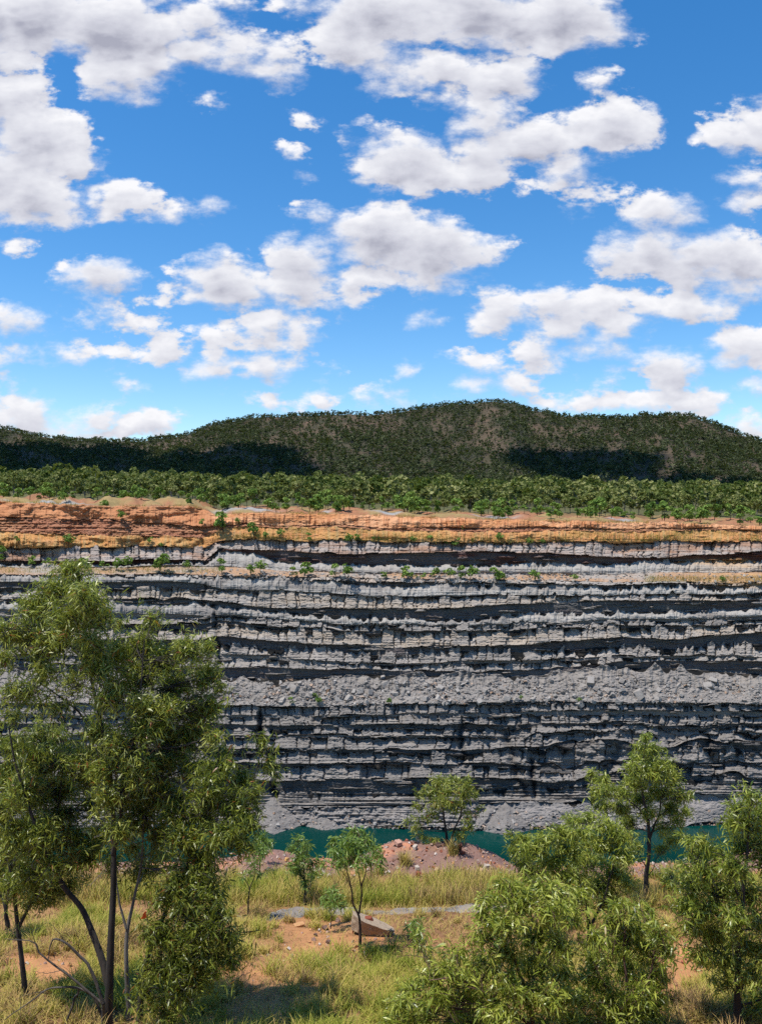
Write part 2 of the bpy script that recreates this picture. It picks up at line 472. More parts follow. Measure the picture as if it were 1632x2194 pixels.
    for i, (tp, bt, kind, k, A, jag, bw) in enumerate(light):
        lower = i > 7
        add(UL, [x - (2.5 if lower else 1.0) for x in tp], 'dark', .006, (light[i][4] if not lower else .35) if kind != 'talus' else .4, 0, 0, RECESS_SHADE if not lower else LOW_RECESS_SHADE, (0.11, 0.105, 0.10))
        if i in (3, 6, 9, 11):      # a mere parting inside a thick bed, not a recess with shade in its colour
            b0 = bands[-1]
            bands[-1] = (b0[0], 'dark', .012, .15, 0, 0, np.array((.19, .172, .155)), np.array((.22, .19, .165)))
        c = PALE if i in (0, 2) else (0.225, 0.203, 0.182) if kind == 'talus' else GREY if not lower else (0.205, 0.185, 0.167)
        add(UL, bt, kind, k, A, jag, bw, c, (0.32, 0.265, 0.21) if i in (1, 4) else (0.21, 0.19, 0.172))
    add(UL, [1770, 1775, 1778, 1790, 1772, 1773, 1774, 1775, 1775, 1775], 'scree', .06, .4, 5, 0, (0.235, 0.212, 0.195), (0.17, 0.158, 0.148))

    U = us[None, :]
    rim = RIM(us) + (fbm(us / 30, us * 0, 3, 3) - .5) * 5 + (vn(us / 5, us * 0, 5) - .5) * 2.5
    bot = np.full(ncol, 1800.0)
    V = rim[None] + (bot - rim)[None] * vs[:, None]
    UU = np.broadcast_to(U, V.shape)
    # large warp: beds wander; the lower right is broken and dips
    wr = np.clip((UU - 1030) / 200, 0, 1) * np.clip((V - 1535) / 50, 0, 1)
    Vw = V + (fbm(UU / 120, V / 60, 11, 3) - .5) * (13 + 38 * wr) + (fbm(UU / 35, V / 18, 17, 3) - .5) * 5 * np.clip((V - 1255) / 15, 0, 1) + wr * (fbm(UU / 45, V / 30, 15, 3) - .5) * 22
    Vw += (fbm(UU / 500, V / 300, 19, 2) - .5) * 6
    K = np.full(V.shape, .01)
    P = np.zeros(V.shape)
    C = np.zeros((*V.shape, 3))
    prev = np.broadcast_to(rim[None], V.shape) - 5
    fine = fbm(UU / 7, V / 3.0, 21, 4, .6)
    layer = fbm(UU / 160, V / 2.6, 25, 3, .6)              # thin laminae
    rill = 1 - np.abs(2 * vn(UU / 4.5 + 1.2 * vn(UU / 30, V / 25, 27), V / 70, 28) - 1)
    rill2 = 1 - np.abs(2 * vn(UU / 13 + 1.5 * vn(UU / 40, V / 30, 29), V / 90, 30) - 1)
    big = fbm(UU / 60, V / 40, 33, 3)
    warm = fbm(UU / 90, V / 14, 41, 4, .6)
    for bi, (cb, kind, k, A, jag, bw, col, col2) in enumerate(bands):
        bv = np.broadcast_to(cb(us)[None], V.shape)
        r0 = cell(us / max(bw, 8), 50 + bi)
        ux = (UU + 3.5 * (fbm(V / 7, UU / 60, 61, 2) - .5) * 2) / max(bw, 8)
        r1, edge, cid = cell(ux, 50 + bi)
        r2, edge2, cid2 = cell(ux * 2.3 + 7, 150 + bi)
        jagv = (vn(us / 9, us * 0 + bi, 63) + .5 * vn(us / 4, us * 0 + bi, 64) - .75) * jag * 1.9 \
            + (fbm(us / 60, us * 0 + bi * 3, 65, 2) - .5) * jag * 1.2
        if kind == 'flute':
            tooth = np.abs(2 * vn(us / 7 + .8 * vn(us / 30, us * 0, 68), us * 0 + bi, 69) - 1) * .9 + np.abs(2 * vn(us / 19, us * 0 + bi, 70) - 1) - .85
            tooth = tooth * (.25 + 1.1 * vn(us / 45, us * 0 + bi, 72))
            jagv = tooth * jag * 1.1 + (fbm(us / 60, us * 0 + bi * 3, 65, 2) - .5) * jag
        if kind == 'talus':
            cone = np.abs(2 * vn(us / 55, us * 0 + 3, 66) - 1) * 22 + np.abs(2 * vn(us / 17, us * 0 + 5, 67) - 1) * 9 - 14
            jagv = cone
        top = prev + jagv[None]
        b2 = bv
        if kind == 'block':
            top = top + ((r0[0] - .5) * jag * 1.6)[None]
            b2 = bv + ((cell(us / (bw * 1.7), 80 + bi)[0] - .5) * 5 + (fbm(us / 25, us * 0 + bi, 84, 2) - .5) * 5)[None]
            gone = cell(us / (bw * 2.3), 110 + bi)[0] < (.13 if bi < 22 else .20)   # stretches where a ledge has fallen away
            gm = np.convolve(gone.astype(float), np.ones(5) / 5, 'same')[None]
        inside = (Vw >= top) & (Vw < b2)
        s = np.clip((Vw - top) / np.maximum(b2 - top, 2), 0, 1)
        cc = col + (col2 - col) * np.clip((warm[..., None] - .42) * 4, 0, 1)
        if kind == 'rill':
            lf = np.clip((475 - UU) / 40, 0, 1)
            patch = np.clip(fbm(UU / 70, V / 22, 44 + bi, 3) * 3 - .9, .12, 1.1) * (1 - .25 * lf)
            base = np.array((.40, .175, .080)) if bi == 0 else np.array((.44, .215, .075))
            cc = cc + (base - cc) * (lf * (.85 if bi == 0 else .6))[..., None]
            stk = fbm(UU / 3.2, V / 26, 46, 3, .6)
            other = np.array((.40, .165, .075)) if bi == 0 else np.array((.36, .245, .11))
            cc = cc + (other - cc) * np.clip((stk - .5) * 3.5, 0, .8)[..., None]
            p = -patch * (rill ** 1.5 * .75 + rill2 * .8) * np.sin(np.pi * np.clip(s * .8 + .1, 0, 1)) + (fine - .5) * .5 + lf * ((big - .5) * 4.5 + (fbm(UU / 24, V / 12, 48, 3) - .5) * 2.2) + (layer - .5) * .25
            cc = cc * (0.85 + .3 * fbm(UU / 40, V / 4, 71, 3)[..., None])
        elif kind == 'rough':
            p = A * (.5 - s) + (layer - .5) * 1.2 + (fine - .5) * 1.4 + np.clip((475 - UU) / 40, 0, 1) * (big - .5) * 4.5
            cc = cc * (.88 + .24 * layer[..., None])
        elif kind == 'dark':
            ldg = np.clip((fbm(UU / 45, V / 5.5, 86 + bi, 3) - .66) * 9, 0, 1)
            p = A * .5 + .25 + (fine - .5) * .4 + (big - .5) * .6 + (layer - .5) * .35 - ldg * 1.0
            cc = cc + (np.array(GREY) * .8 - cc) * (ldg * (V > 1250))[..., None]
        elif kind == 'flute':
            p = A * (.5 - s) - (rill2 * .8 + rill * .45) * (.35 + .65 * np.sin(np.pi * s)) + .5 + (fine - .5) * .3 + (layer - .5) * .4 * s
        elif kind == 'block':
            cw = (.8 + 2.6 * (np.sin(cid * 12.9898) * 43758.5453 % 1.0))
            crack = np.clip(1.15 - edge * bw / cw, 0, 1) * (vn(UU / 40, V / 5 + bi, 76) > .3)
            tilt = ((np.sin(cid * 78.233) * 9631.17) % 1.0 - .5) * 2.0
            loc = (UU / 7 - np.round(UU / 7 / 6) * 6) / 6
            lay2 = np.floor(s * 3 + 1.2 * vn(UU / 60, s * 0 + bi, 77) + r1)
            step = ((np.sin(lay2 * 31.7 + cid * 17.3) * 5731.9) % 1.0 - .5)
            p = A * (.5 - s) * 1.05 + (r1 - .5) * .95 + (r2 - .5) * .25 + step * .32 + tilt * loc * .2 + crack * .6 + (layer - .5) * .42 + (fine - .5) * .42 + gm * A * .95
            tone = 0.85 + .3 * r1[..., None]
            cc = cc * tone
        elif kind == 'thin':
            p = A * (.5 - s) + (layer - .5) * 1.8 + (fine - .5) * .5 + (r1 - .5) * .3
        elif kind == 'talus':
            p = A * (.5 - s) - (rill2 * 1.1 + rill * .35) * np.clip(1.4 - 1.8 * s, .08, 1) + (fine - .5) * .7 + (big - .5) * 1.8 + (fbm(UU / 11, V / 8, 79, 3) - .5) * .9
            cc = cc * (.8 + .4 * fbm(UU / 25, V / 18, 81, 4, .6)[..., None])
        elif kind == 'bench':
            p = (fine - .5) * .5 + (big - .5) * .6
        else:
            p = -(rill2 * .5) * np.clip(1.2 - s, 0, 1) + (fine - .5) * .5 + (big - .5) * 1.0
            ct = np.clip((UU - 1030) / 60, 0, 1)
            p = p + (1 - ct) * ((layer - .5) * 1.0 + (fbm(UU / 12, V / 8, 75, 3) - .5) * 1.4)
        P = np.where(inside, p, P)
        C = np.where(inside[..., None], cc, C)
        kk = (V >= prev) & (V < bv)
        K = np.where(kk, k, K)
        prev = bv
    slabs = fbm((UU + .5 * V) / 70, (V - .12 * (UU - 1300)) / 19, 93, 3, .5)
    q = np.floor(slabs * 7) / 7 * .7 + slabs * .3
    P += wr * np.clip((1718 - V) / 20, 0, 1) * (q - .5) * 3.6
    mid = np.clip((V - 1535) / 40, 0, 1) * np.clip((1705 - V) / 30, 0, 1) * (1 - wr)
    P += mid * (np.floor(fbm(UU / 70, V / 16, 96, 3, .5) * 6) / 6 - .5) * .9
    upm = np.clip((V - 1262) / 20, 0, 1) * np.clip((1440 - V) / 20, 0, 1)
    P += upm * (np.floor(fbm(UU / 80, V / 14, 99, 3, .5) * 6) / 6 - .5) * .8
    # scree cones at the waterline
    for (cu, cvt, w, bulge) in ((586, 1703, 72, 3.4), (1048, 1716, 44, 1.6), (1083, 1712, 60, 2.0), (690, 1745, 60, 1.2)):
        hgt = (V - cvt) / (1775 - cvt)
        ht = np.clip(hgt - np.abs(UU - cu + (vn(V / 9, V * 0, 88) - .5) * 8) / w, 0, 1.4) * (hgt > 0)
        m = np.clip(ht * 9, 0, 1)
        P = P * (1 - m) + m * (-bulge * ht + (fine - .5) * .35 + rill * .15 * (hgt < .6))
        C = C * (1 - m[..., None]) + m[..., None] * np.array((.175, .160, .148)) * (0.85 + .3 * fine[..., None])
    # vertical clefts and the fault
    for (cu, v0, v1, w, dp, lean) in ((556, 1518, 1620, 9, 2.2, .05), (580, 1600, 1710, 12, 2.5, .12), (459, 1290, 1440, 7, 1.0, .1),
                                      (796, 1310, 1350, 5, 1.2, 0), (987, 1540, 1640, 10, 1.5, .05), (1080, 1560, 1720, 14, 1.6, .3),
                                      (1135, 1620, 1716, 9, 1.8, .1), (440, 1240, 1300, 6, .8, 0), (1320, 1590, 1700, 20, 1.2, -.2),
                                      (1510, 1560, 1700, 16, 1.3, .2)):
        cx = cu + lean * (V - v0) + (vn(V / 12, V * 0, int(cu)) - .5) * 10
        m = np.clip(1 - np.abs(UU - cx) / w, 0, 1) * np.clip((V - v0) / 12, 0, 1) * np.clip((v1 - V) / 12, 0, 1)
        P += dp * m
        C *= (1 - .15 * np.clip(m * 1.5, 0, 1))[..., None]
    # ochre staining that runs over the bench on the far right
    st = np.clip((UU - 1440) / 160, 0, 1) * np.clip((V - 1190) / 10, 0, 1) * np.clip((1262 - V) / 12, 0, 1) * np.clip(warm * 2.2 - .5, 0, 1)
    C = C * (1 - st[..., None]) + st[..., None] * np.array((.50, .28, .10))
    # base depth, integrated up from the waterline
    K = K * (0.8 + .4 * big)
    dv = np.diff(V, axis=0, append=V[-1:] + 1.0)
    Kd = K * dv
    kern = np.ones(31) / 31
    Kd = np.apply_along_axis(lambda r: np.convolve(np.pad(r, 15, 'edge'), kern, 'valid'), 1, Kd)
    up = np.cumsum(Kd[::-1], 0)[::-1]
    at = np.array([np.interp(1775, V[:, j], up[:, j]) for j in range(ncol)])
    Y = 150 + up - at[None] + P + (fbm(us / 260, us * 0, 90, 3)[None] - .5) * 6
    Y[0] = Y[0] + 0.4
    pts = px(UU, V, Y)
    C = np.clip(C * (0.92 + .16 * fine[..., None]), .01, .9)
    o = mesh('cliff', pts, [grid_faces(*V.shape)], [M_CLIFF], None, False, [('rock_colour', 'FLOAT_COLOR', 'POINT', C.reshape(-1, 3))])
    tag(o, 'layered open-cut pit wall, orange above banded grey rock', 'cliff', kind='structure')
    return us, V, Y


W_US, W_V, W_Y = wall()


def wall_at(u, v):
    """Depth of the pit wall where the ray through (u, v) meets it."""
    j = np.clip(((np.asarray(u) - W_US[0]) / 1.25).astype(int), 0, len(W_US) - 1)
    rim, n = W_V[0, j], W_V.shape[0]
    i = np.clip(((v - rim) / (1800 - rim) * n).astype(int), 0, n - 1)
    return W_Y[i, j]


# ------------------------------------------------------------------ plain behind the rim
VFAR = curve([-300, 0, 500, 1000, 1632, 2000], [1040, 1042, 1052, 1060, 1070, 1072])
Y_FAR = 520.0


def plain_v(u, y):
    """Image height of the plain's surface at column u and depth y."""
    j = np.clip(((np.asarray(u) - W_US[0]) / 1.25).astype(int), 0, len(W_US) - 1)
    y0, v0 = W_Y[0, j], W_V[0, j]
    z0 = -(v0 - CV) / F * y0
    zf = -(VFAR(u) - CV) / F * Y_FAR
    s = np.clip((y - y0) / (Y_FAR - y0), 0, 1)
    bump = (fbm(u / 45 + y / 40, y / 14, 130, 3) - .5) * (2.2 + 1.8 * (u < 460)) * np.clip((y - y0) / 6, 0, 1) * np.clip(1.15 - s * 1.6, 0, 1)
    left = np.clip((460 - u) / 60, 0, 1) * 1.2 * np.clip((y - y0 - .5) / 5, 0, 1) * np.exp(-((y - y0 - 10) / 8) ** 2) * (.3 + vn(u / 60, u * 0, 133))
    z = z0 + (zf - z0) * s ** .9 + bump + left
    return CV - z * F / y


def plain():
    us = np.arange(-90, 1722.1, 5.0)
    j = np.clip(((us - W_US[0]) / 1.25).astype(int), 0, len(W_US) - 1)
    t = np.concatenate([np.linspace(0, .2, 70) ** 1.0 * .9, np.linspace(.19, 1.0, 60)])
    Y = W_Y[0, j][None] + (Y_FAR + 15 - W_Y[0, j][None]) * t[:, None]
    UU = np.broadcast_to(us[None], Y.shape)
    V = plain_v(UU, Y)
    pts = px(UU, V, Y)
    d = Y - W_Y[0, j][None]
    n = fbm(UU / 40, Y / 9, 140, 4, .6)[..., None]
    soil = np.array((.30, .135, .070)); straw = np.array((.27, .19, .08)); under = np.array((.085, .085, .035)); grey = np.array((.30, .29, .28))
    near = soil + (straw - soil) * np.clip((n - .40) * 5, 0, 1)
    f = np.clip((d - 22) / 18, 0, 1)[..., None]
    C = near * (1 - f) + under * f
    for (gu, gd, ru, rd) in ((520, 14, 75, 7), (100, 3, 90, 2.4), (830, 12, 40, 6), (1060, 14, 50, 6), (1320, 12, 40, 5), (690, 10, 25, 4)):
        g = np.exp(-(((UU - gu) / ru) ** 2 + ((d - gd) / rd) ** 2) ** 2)[..., None] * np.clip(n * 3 - .4, 0, 1)
        C = C * (1 - g) + grey * g
    lip = np.clip(1 - d / 2.2, 0, 1)[..., None]
    C = C * (1 - lip) + np.array((.235, .115, .060)) * lip
    o = mesh('plain', pts, [grid_faces(*Y.shape)], [M_PLAIN], None, True, [('rock_colour', 'FLOAT_COLOR', 'POINT', C.reshape(-1, 3))])
    tag(o, 'flat soil and straw ground behind the far rim', 'ground', kind='structure')


plain()

# ------------------------------------------------------------------ hills
RIDGE = curve([-300, -100, 0, 60, 150, 235, 330, 400, 450, 520, 580, 640, 700, 780, 850, 900, 960, 1000, 1060, 1100, 1140, 1200, 1300, 1400, 1480, 1530, 1580, 1632, 1750, 1950],
              [905, 908, 918, 930, 943, 945, 942, 932, 914, 900, 892, 889, 889, 889, 884, 873, 868, 864, 862, 866, 882, 891, 894, 892, 892, 911, 930, 946, 975, 1010])


def hill_point(u, t):
    """t: 0 at the foot, 1 at the ridge, beyond falls away behind."""
    vr = RIDGE(u) + (vn(u / 25, u * 0, 150) - .5) * 3
    vb = VFAR(u)
    yr = 980 + 180 * (vn(u / 260, u * 0, 151) - .3)
    y = Y_FAR + np.minimum(t, 1.5) * (yr - Y_FAR)
    s = np.where(t < 1, .35 * t + .65 * t ** 1.25 + .0, 1 - 1.4 * (t - 1) ** 1.2)
    s = np.where(t < 1, np.minimum(s + .07 * np.sin(np.pi * t), 1.0), s)
    z = -(vb + (vr - vb) * s - CV) / F * y
    gul = (fbm(u / 70 + t * .8, t * 2.5, 155, 4, .55) - .5) * 42 * np.clip(t * 2, 0, 1) * np.clip(1.15 - t, 0.15, 1)
    return np.stack([(u - CU) / F * y, y, z + gul], -1)


def hills():
    us = np.linspace(-260, 1900, 420)
    ts = np.concatenate([np.linspace(0, 1, 110), np.linspace(1.01, 1.8, 16)])
    UU, TT = np.meshgrid(us, ts)
    pts = hill_point(UU, TT)
    n = fbm(UU / 55, TT * 9, 160, 5, .6)[..., None]
    n2 = fbm(UU / 22, TT * 26, 166, 4, .6)[..., None]
    C = np.array((.040, .040, .022)) + (np.array((.090, .066, .042)) - np.array((.040, .040, .022))) * np.clip((n - .45) * 4, 0, 1)
    C = C + (np.array((.135, .085, .058)) - C) * np.clip((n2 - .6) * 5, 0, 1) * np.clip(TT[..., None] * 2 - .6, 0, 1)
    o = mesh('hills', pts, [grid_faces(*UU.shape)], [M_HILL], None, True, [('rock_colour', 'FLOAT_COLOR', 'POINT', C.reshape(-1, 3))])
    tag(o, 'long wooded hill behind the plain', 'hill', kind='structure')


hills()


# ------------------------------------------------------------------ far trees
def crown_faces(r, lobes, nf, size, flat=.8):
    """Leaf clumps spread over several lobes of a crown. Returns quads (n, 4, 3) and tint."""
    lobes = np.asarray(lobes, float)
    w = lobes[:, 3] ** 2
    pick = r.choice(len(lobes), nf, p=w / w.sum())
    d = unit(r.normal(size=(nf, 3)))
    d[:, 2] = np.where(d[:, 2] < -.5, -d[:, 2], d[:, 2])
    rad = lobes[pick, 3] * (0.55 + .5 * r.random(nf) ** .6)
    c = lobes[pick, :3] + d * rad[:, None] * np.array([1, 1, flat])
    nrm = unit(d + r.normal(size=(nf, 3)) * .7)
    a = unit(np.cross(nrm, r.normal(size=(nf, 3))))
    b = np.cross(nrm, a)
    s = size * (.6 + .8 * r.random(nf))[:, None]
    q = np.stack([c - a * s, c - b * s * .6, c + a * s, c + b * s * .7], 1)
    return q, np.clip(.5 + .22 * r.normal(size=nf), 0, 1)


def far_tree_mesh(seed, h, spread, nf, leafm, barkm, size, trunk_frac=.4, name='far_tree'):
    r = np.random.default_rng(seed)
    h = h * r.uniform(.8, 1.2); spread = spread * r.uniform(.75, 1.2); tone = r.normal() * .14
    bag = Bag()
    lean = r.normal(size=2) * .08 * h
    top = np.array([lean[0], lean[1], h * .7])
    line = smooth_line([(0, 0, -.3), (lean[0] * .3, lean[1] * .3, h * trunk_frac * .6), top], 6)
    tube(bag, line, np.linspace(.035, .012, 6) * h * .6, 5)
    nl = r.integers(5, 9)
    lobes = []
    for i in range(nl):
        ang = r.random() * 6.283
        rr = spread * (.15 + .55 * r.random())
        lobes.append((lean[0] + math.cos(ang) * rr, lean[1] + math.sin(ang) * rr, h * (trunk_frac + .15 + (.78 - trunk_frac) * r.random()),
                      spread * (.32 + .25 * r.random())))
        if i < 3:
            tube(bag, smooth_line([line[2], (line[2] + np.array(lobes[-1][:3])) / 2 + [0, 0, .1 * h], lobes[-1][:3]], 4), np.linspace(.012, .004, 4) * h * .6, 4)
    q, tint = crown_faces(r, lobes, nf, size)
    nb = sum(len(f) for f in bag.Fs[4])
    bag.add(q.reshape(-1, 3), np.arange(nf * 4).reshape(-1, 4), np.clip(tint + tone, 0, 1))
    V = np.concatenate(bag.V)
    Fq = np.concatenate(bag.Fs[4])
    T = np.concatenate(bag.T[4])
    fm = np.concatenate([np.zeros(nb, int), np.ones(nf, int)])
    return V, Fq, T, fm, (barkm, leafm)


def as_mesh(name, data):
    V, Fq, T, fm, mats = data
    return mesh(name, V, [Fq], mats, fm, False, [('tint', 'FLOAT', 'FACE', T)], link=False)


def scatter_one(name, protos, pos, scale, rot, tintshift, mats):
    """Many copies of prototype trees joined into one mesh."""
    Vs, Fs, Ts, Ms, n = [], [], [], [], 0
    which = rng.integers(0, len(protos), len(pos))
    for k, (V, Fq, T, fm, _) in enumerate(protos):
        idx = np.where(which == k)[0]
        if not len(idx):
            continue
        c, s = np.cos(rot[idx]), np.sin(rot[idx])
        X = V[None, :, 0] * c[:, None] - V[None, :, 1] * s[:, None]
        Y = V[None, :, 0] * s[:, None] + V[None, :, 1] * c[:, None]
        P = np.stack([X, Y, np.broadcast_to(V[None, :, 2], X.shape)], -1) * scale[idx][:, None, None] + pos[idx][:, None]
        Vs.append(P.reshape(-1, 3))
        Fs.append((Fq[None] + (np.arange(len(idx)) * len(V))[:, None, None] + n).reshape(-1, 4))
        Ts.append(np.clip(T[None] + tintshift[idx][:, None], 0, 1).ravel())
        Ms.append(np.tile(fm, len(idx)))
        n += len(idx) * len(V)
    return mesh(name, np.concatenate(Vs), [np.concatenate(Fs)], mats, np.concatenate(Ms), False,
                [('tint', 'FLOAT', 'FACE', np.concatenate(Ts))])


def plain_pt(u, d):
    """Point on the plain d metres behind the rim."""
    u = np.asarray(u, float); d = np.asarray(d, float)
    j = np.clip(((u - W_US[0]) / 1.25).astype(int), 0, len(W_US) - 1)
    y = W_Y[0, j] + d
    return px(u, plain_v(u, y), y)


def far_woods():
    # hillside woodland
    n = 33000
    u = rng.uniform(-230, 1860, n)
    t = rng.random(n) ** .9 * 1.04
    thin = fbm(u / 55, t * 9, 160, 5, .6)
    keep = rng.random(n) > np.clip((thin - .52) * 5, 0, .6)
    u, t = u[keep], t[keep]
    ur = rng.uniform(-200, 1800, 500)                      # the fringe on the skyline
    u = np.concatenate([u, ur]); t = np.concatenate([t, .985 + .03 * rng.random(500)])
    pos = hill_point(u, t)
    pr = [far_tree_mesh(500 + i, 5.2, 2.2, 24, M_HILL_LEAF, M_BARK_GREY, .82, .18) for i in range(6)]
    o = scatter_one('woodland', pr, pos, rng.uniform(.35, 1.1, len(u)), rng.random(len(u)) * 6.28, rng.normal(size=len(u)) * .22, (M_BARK_GREY, M_HILL_LEAF))
    tag(o, 'dark scrubby woodland covering the long hill', 'woodland', kind='stuff')
    # forest on the plain, as one mass
    n = 3600
    u = rng.uniform(-120, 1750, n)
    d = 62 + (rng.random(n) ** .8) * 300
    pr = [far_tree_mesh(540 + i, 6.8, 2.6, 120, M_FAR_LEAF, M_BARK_GREY, .62, .2 if i < 5 else .45) for i in range(7)]
    o = scatter_one('forest', pr, plain_pt(u, d), rng.uniform(.5, 1.3, n) * (.65 + .7 * fbm(u / 45, d / 22, 170, 3)), rng.random(n) * 6.28, rng.normal(size=n) * .22 - .03 + (fbm(u / 60, d / 30, 173, 3) - .5) * .9, (M_BARK_GREY, M_FAR_LEAF))
    tag(o, 'dense olive green forest filling the plain below the hill', 'forest', kind='stuff')
    # the nearest 280 trees of the belt, one by one
    dark = [as_mesh('gum_tree', far_tree_mesh(600 + i, 5.0, 2.0, 420, M_FAR_LEAF, M_BARK_GREY, .30, .2)) for i in range(7)]
    brt = [as_mesh('young_tree', far_tree_mesh(640 + i, 4.2, 1.75, 380, M_FAR_BRIGHT, M_BARK, .27, .1)) for i in range(7)]

    def put(name, me, p, sc, label, cat, group):
        o = bpy.data.objects.new(name, me)
        S.collection.objects.link(o)
        o.location = p.tolist()
        o.rotation_euler = (0, 0, rng.random() * 6.28)
        o.scale = (sc * rng.uniform(.9, 1.15), sc * rng.uniform(.9, 1.15), sc * rng.uniform(.9, 1.1))
        return tag(o, label, cat, group)
    for i in range(150):
        uu = -60 + 1760 * (i + rng.random()) / 150
        uu += 22 * math.sin(uu / 47.0 + 1)
        dd = 22 + 36 * rng.random() + (10 if uu < 450 else 0)
        put('gum_tree', dark[i % 7], plain_pt(uu, dd), rng.uniform(.6, 1.3), 'olive green gum tree in the front edge of the forest behind the pit rim',
            'tree', 'gum trees along the forest edge')
    for i in range(140):
        uu = -40 + 1700 * (i + rng.random()) / 140
        uu += 26 * math.sin(uu / 31.0) + rng.normal() * 9
        dd = (4 if uu > 560 else 12) + 20 * rng.random()
        put('young_tree', brt[i % 7], plain_pt(uu, dd), rng.uniform(.4, 1.2), 'bright green bushy young tree on the soil strip between forest and pit rim',
            'tree', 'young trees on the strip behind the rim')
    # trees that stand right on the edge, read from the photograph
    rimtrees = [(40, 1045, 1068, 'round pale green bush at the far left end of the pit rim'),
                (143, 1048, 1074, 'dark green bush on the rim between bare brown soil patches'),
                (220, 1068, 1098, 'dark bush rooted in the gully that breaks the left rim'),
                (403, 1056, 1083, 'upright narrow tree on top of the brown soil hump'),
                (718, 1072, 1102, 'upright tree above a dark crack in the pale orange rim'),
                (1180, 1083, 1112, 'dark bush just behind the pale orange rim, wider than tall'),
                (1445, 1096, 1120, 'dark tree with a visible trunk close behind the rim'),
                (1585, 1098, 1126, 'spreading dark tree near the right end of the pit rim')]
    for k, (uu, v0, v1, lab) in enumerate(rimtrees):
        y = float(wall_at(uu, RIM(uu))) + 3.0
        sc = (v1 - v0) / F * y / 4.6
        p = px(uu, v1, y)
        put('rim_tree', brt[k % 7], p, sc * 1.1, lab, 'tree', None)
    # shrubs on the benches and slopes of the pit wall
    shr = [as_mesh('shrub', far_tree_mesh(680 + i, 2.4, 1.15, 190, M_FAR_BRIGHT, M_BARK, .20, .12)) for i in range(6)]
    named = [(479, 1137, 44, 'dark green conical shrub casting a shadow on the red-brown slope'),
             (545, 1148, 28, 'grey-green shrub at the left end of the yellow rilled slope'),
             (343, 1226, 42, 'tall green shrub on the ochre bench beside yellow grass'),
             (148, 1175, 26, 'thin green shrub at the foot of the yellow-orange rills'),
             (8, 1208, 34, 'dark rounded shrub at the left edge under the grey strata'),
             (262, 1116, 22, 'small shrub on the red-brown slope under the left rim'),
             (435, 1126, 18, 'small dark shrub on the flank of the brown soil hump'),
             (661, 1238, 36, 'bright feathery shrub where the hoodoo wall ends on the bench')]
    for k, (uu, vv, hp, lab) in enumerate(named):
        y = float(wall_at(uu, vv)) - .5
        put('shrub', shr[k % 6], px(uu, vv, y), hp / F * y / 2.3, lab, 'shrub', None)
    groups = [
        ([(185, 1218, 20), (223, 1220, 18), (250, 1222, 22), (275, 1222, 20), (475, 1230, 24), (405, 1224, 18), (65, 1214, 20), (100, 1212, 16)],
         'green shrub on the ochre bench under the grey strata, left part', 'shrubs on the left part of the ochre bench'),
        ([(537, 1232, 20), (558, 1232, 22), (720, 1240, 22), (747, 1240, 24), (864, 1241, 24), (885, 1242, 14), (930, 1241, 20), (965, 1244, 20),
          (985, 1244, 22), (1006, 1244, 26), (1062, 1246, 30), (1078, 1246, 18), (1145, 1246, 22), (1232, 1248, 14), (625, 1236, 16), (1550, 1250, 14), (825, 1240, 16), (905, 1242, 14)],
         'small green shrub among boulders on the bench above the banded grey cliff', 'shrubs among the boulders of the upper bench'),
        ([(568, 1155, 14), (599, 1154, 14), (661, 1160, 14), (743, 1166, 18), (768, 1160, 14), (808, 1160, 16), (858, 1165, 16), (884, 1165, 12), (922, 1168, 16),
          (955, 1170, 14), (975, 1172, 18), (1010, 1168, 14), (1072, 1166, 20), (1133, 1172, 14), (990, 1136, 8), (1165, 1168, 12), (322, 1164, 12), (40, 1163, 12), (510, 1126, 14), (346, 1176, 10)],
         'small sparse shrub on the yellow-orange rilled slope', 'small shrubs on the rilled orange slope'),
        ([(620, 1510, 14), (685, 1512, 16), (676, 1495, 10), (832, 1510, 12), (1115, 1500, 10), (1240, 1508, 9)],
         'tiny green shrub in the grey rubble of the middle bench', 'tiny shrubs in the grey rubble')]
    k = 0
    for lst, lab, grp in groups:
        for (uu, vv, hp) in lst:
            y = float(wall_at(uu, vv)) - .4
            put('shrub', shr[k % 6], px(uu, vv, y), hp / F * y / 2.1 * 1.1, lab, 'shrub', grp)
            k += 1


far_woods()

# ------------------------------------------------------------------ boulders and rubble on the wall
M_BOULDER = rock_mat('boulder_rock', None, (0.275, 0.25, 0.225), 3.0, .4, .3, (0.34, 0.22, 0.14), .35)


def rock_mesh(name, seed, size=(1, .8, .7), mat=M_BOULDER, rough=.18, cuts=5):
    """An angular rock: a random convex hull with chipped faces."""
    import bmesh
    r = np.random.default_rng(seed)
    bm = bmesh.new()
    pts = np.sign(r.uniform(-1, 1, (26, 3))) * r.uniform(.35, 1, (26, 3)) ** .4
    pts = pts / np.maximum(1, np.linalg.norm(pts, axis=1, keepdims=True) / 1.35) * .5
    pts[:, 0] += r.uniform(-.3, .3) * pts[:, 2]
    for p in pts * np.array(size):
        bm.verts.new(p)
    res = bmesh.ops.convex_hull(bm, input=bm.verts)
    junk = list({g for g in res['geom_interior'] + res['geom_unused'] if isinstance(g, bmesh.types.BMVert)})
    bmesh.ops.delete(bm, geom=junk, context='VERTS')
    bmesh.ops.subdivide_edges(bm, edges=bm.edges[:], cuts=2, use_grid_fill=True)
    for v in bm.verts:
        c = np.array(v.co)
        v.co += Vector(((fbm(c[0] * 4 + 9, c[1] * 4 + c[2] * 3, seed % 50 + 200, 2) - .5) * rough * 1.2 * c).tolist())
    me = bpy.data.meshes.new(name)
    bm.to_mesh(me); bm.free()
    me.materials.append(mat)
    return me


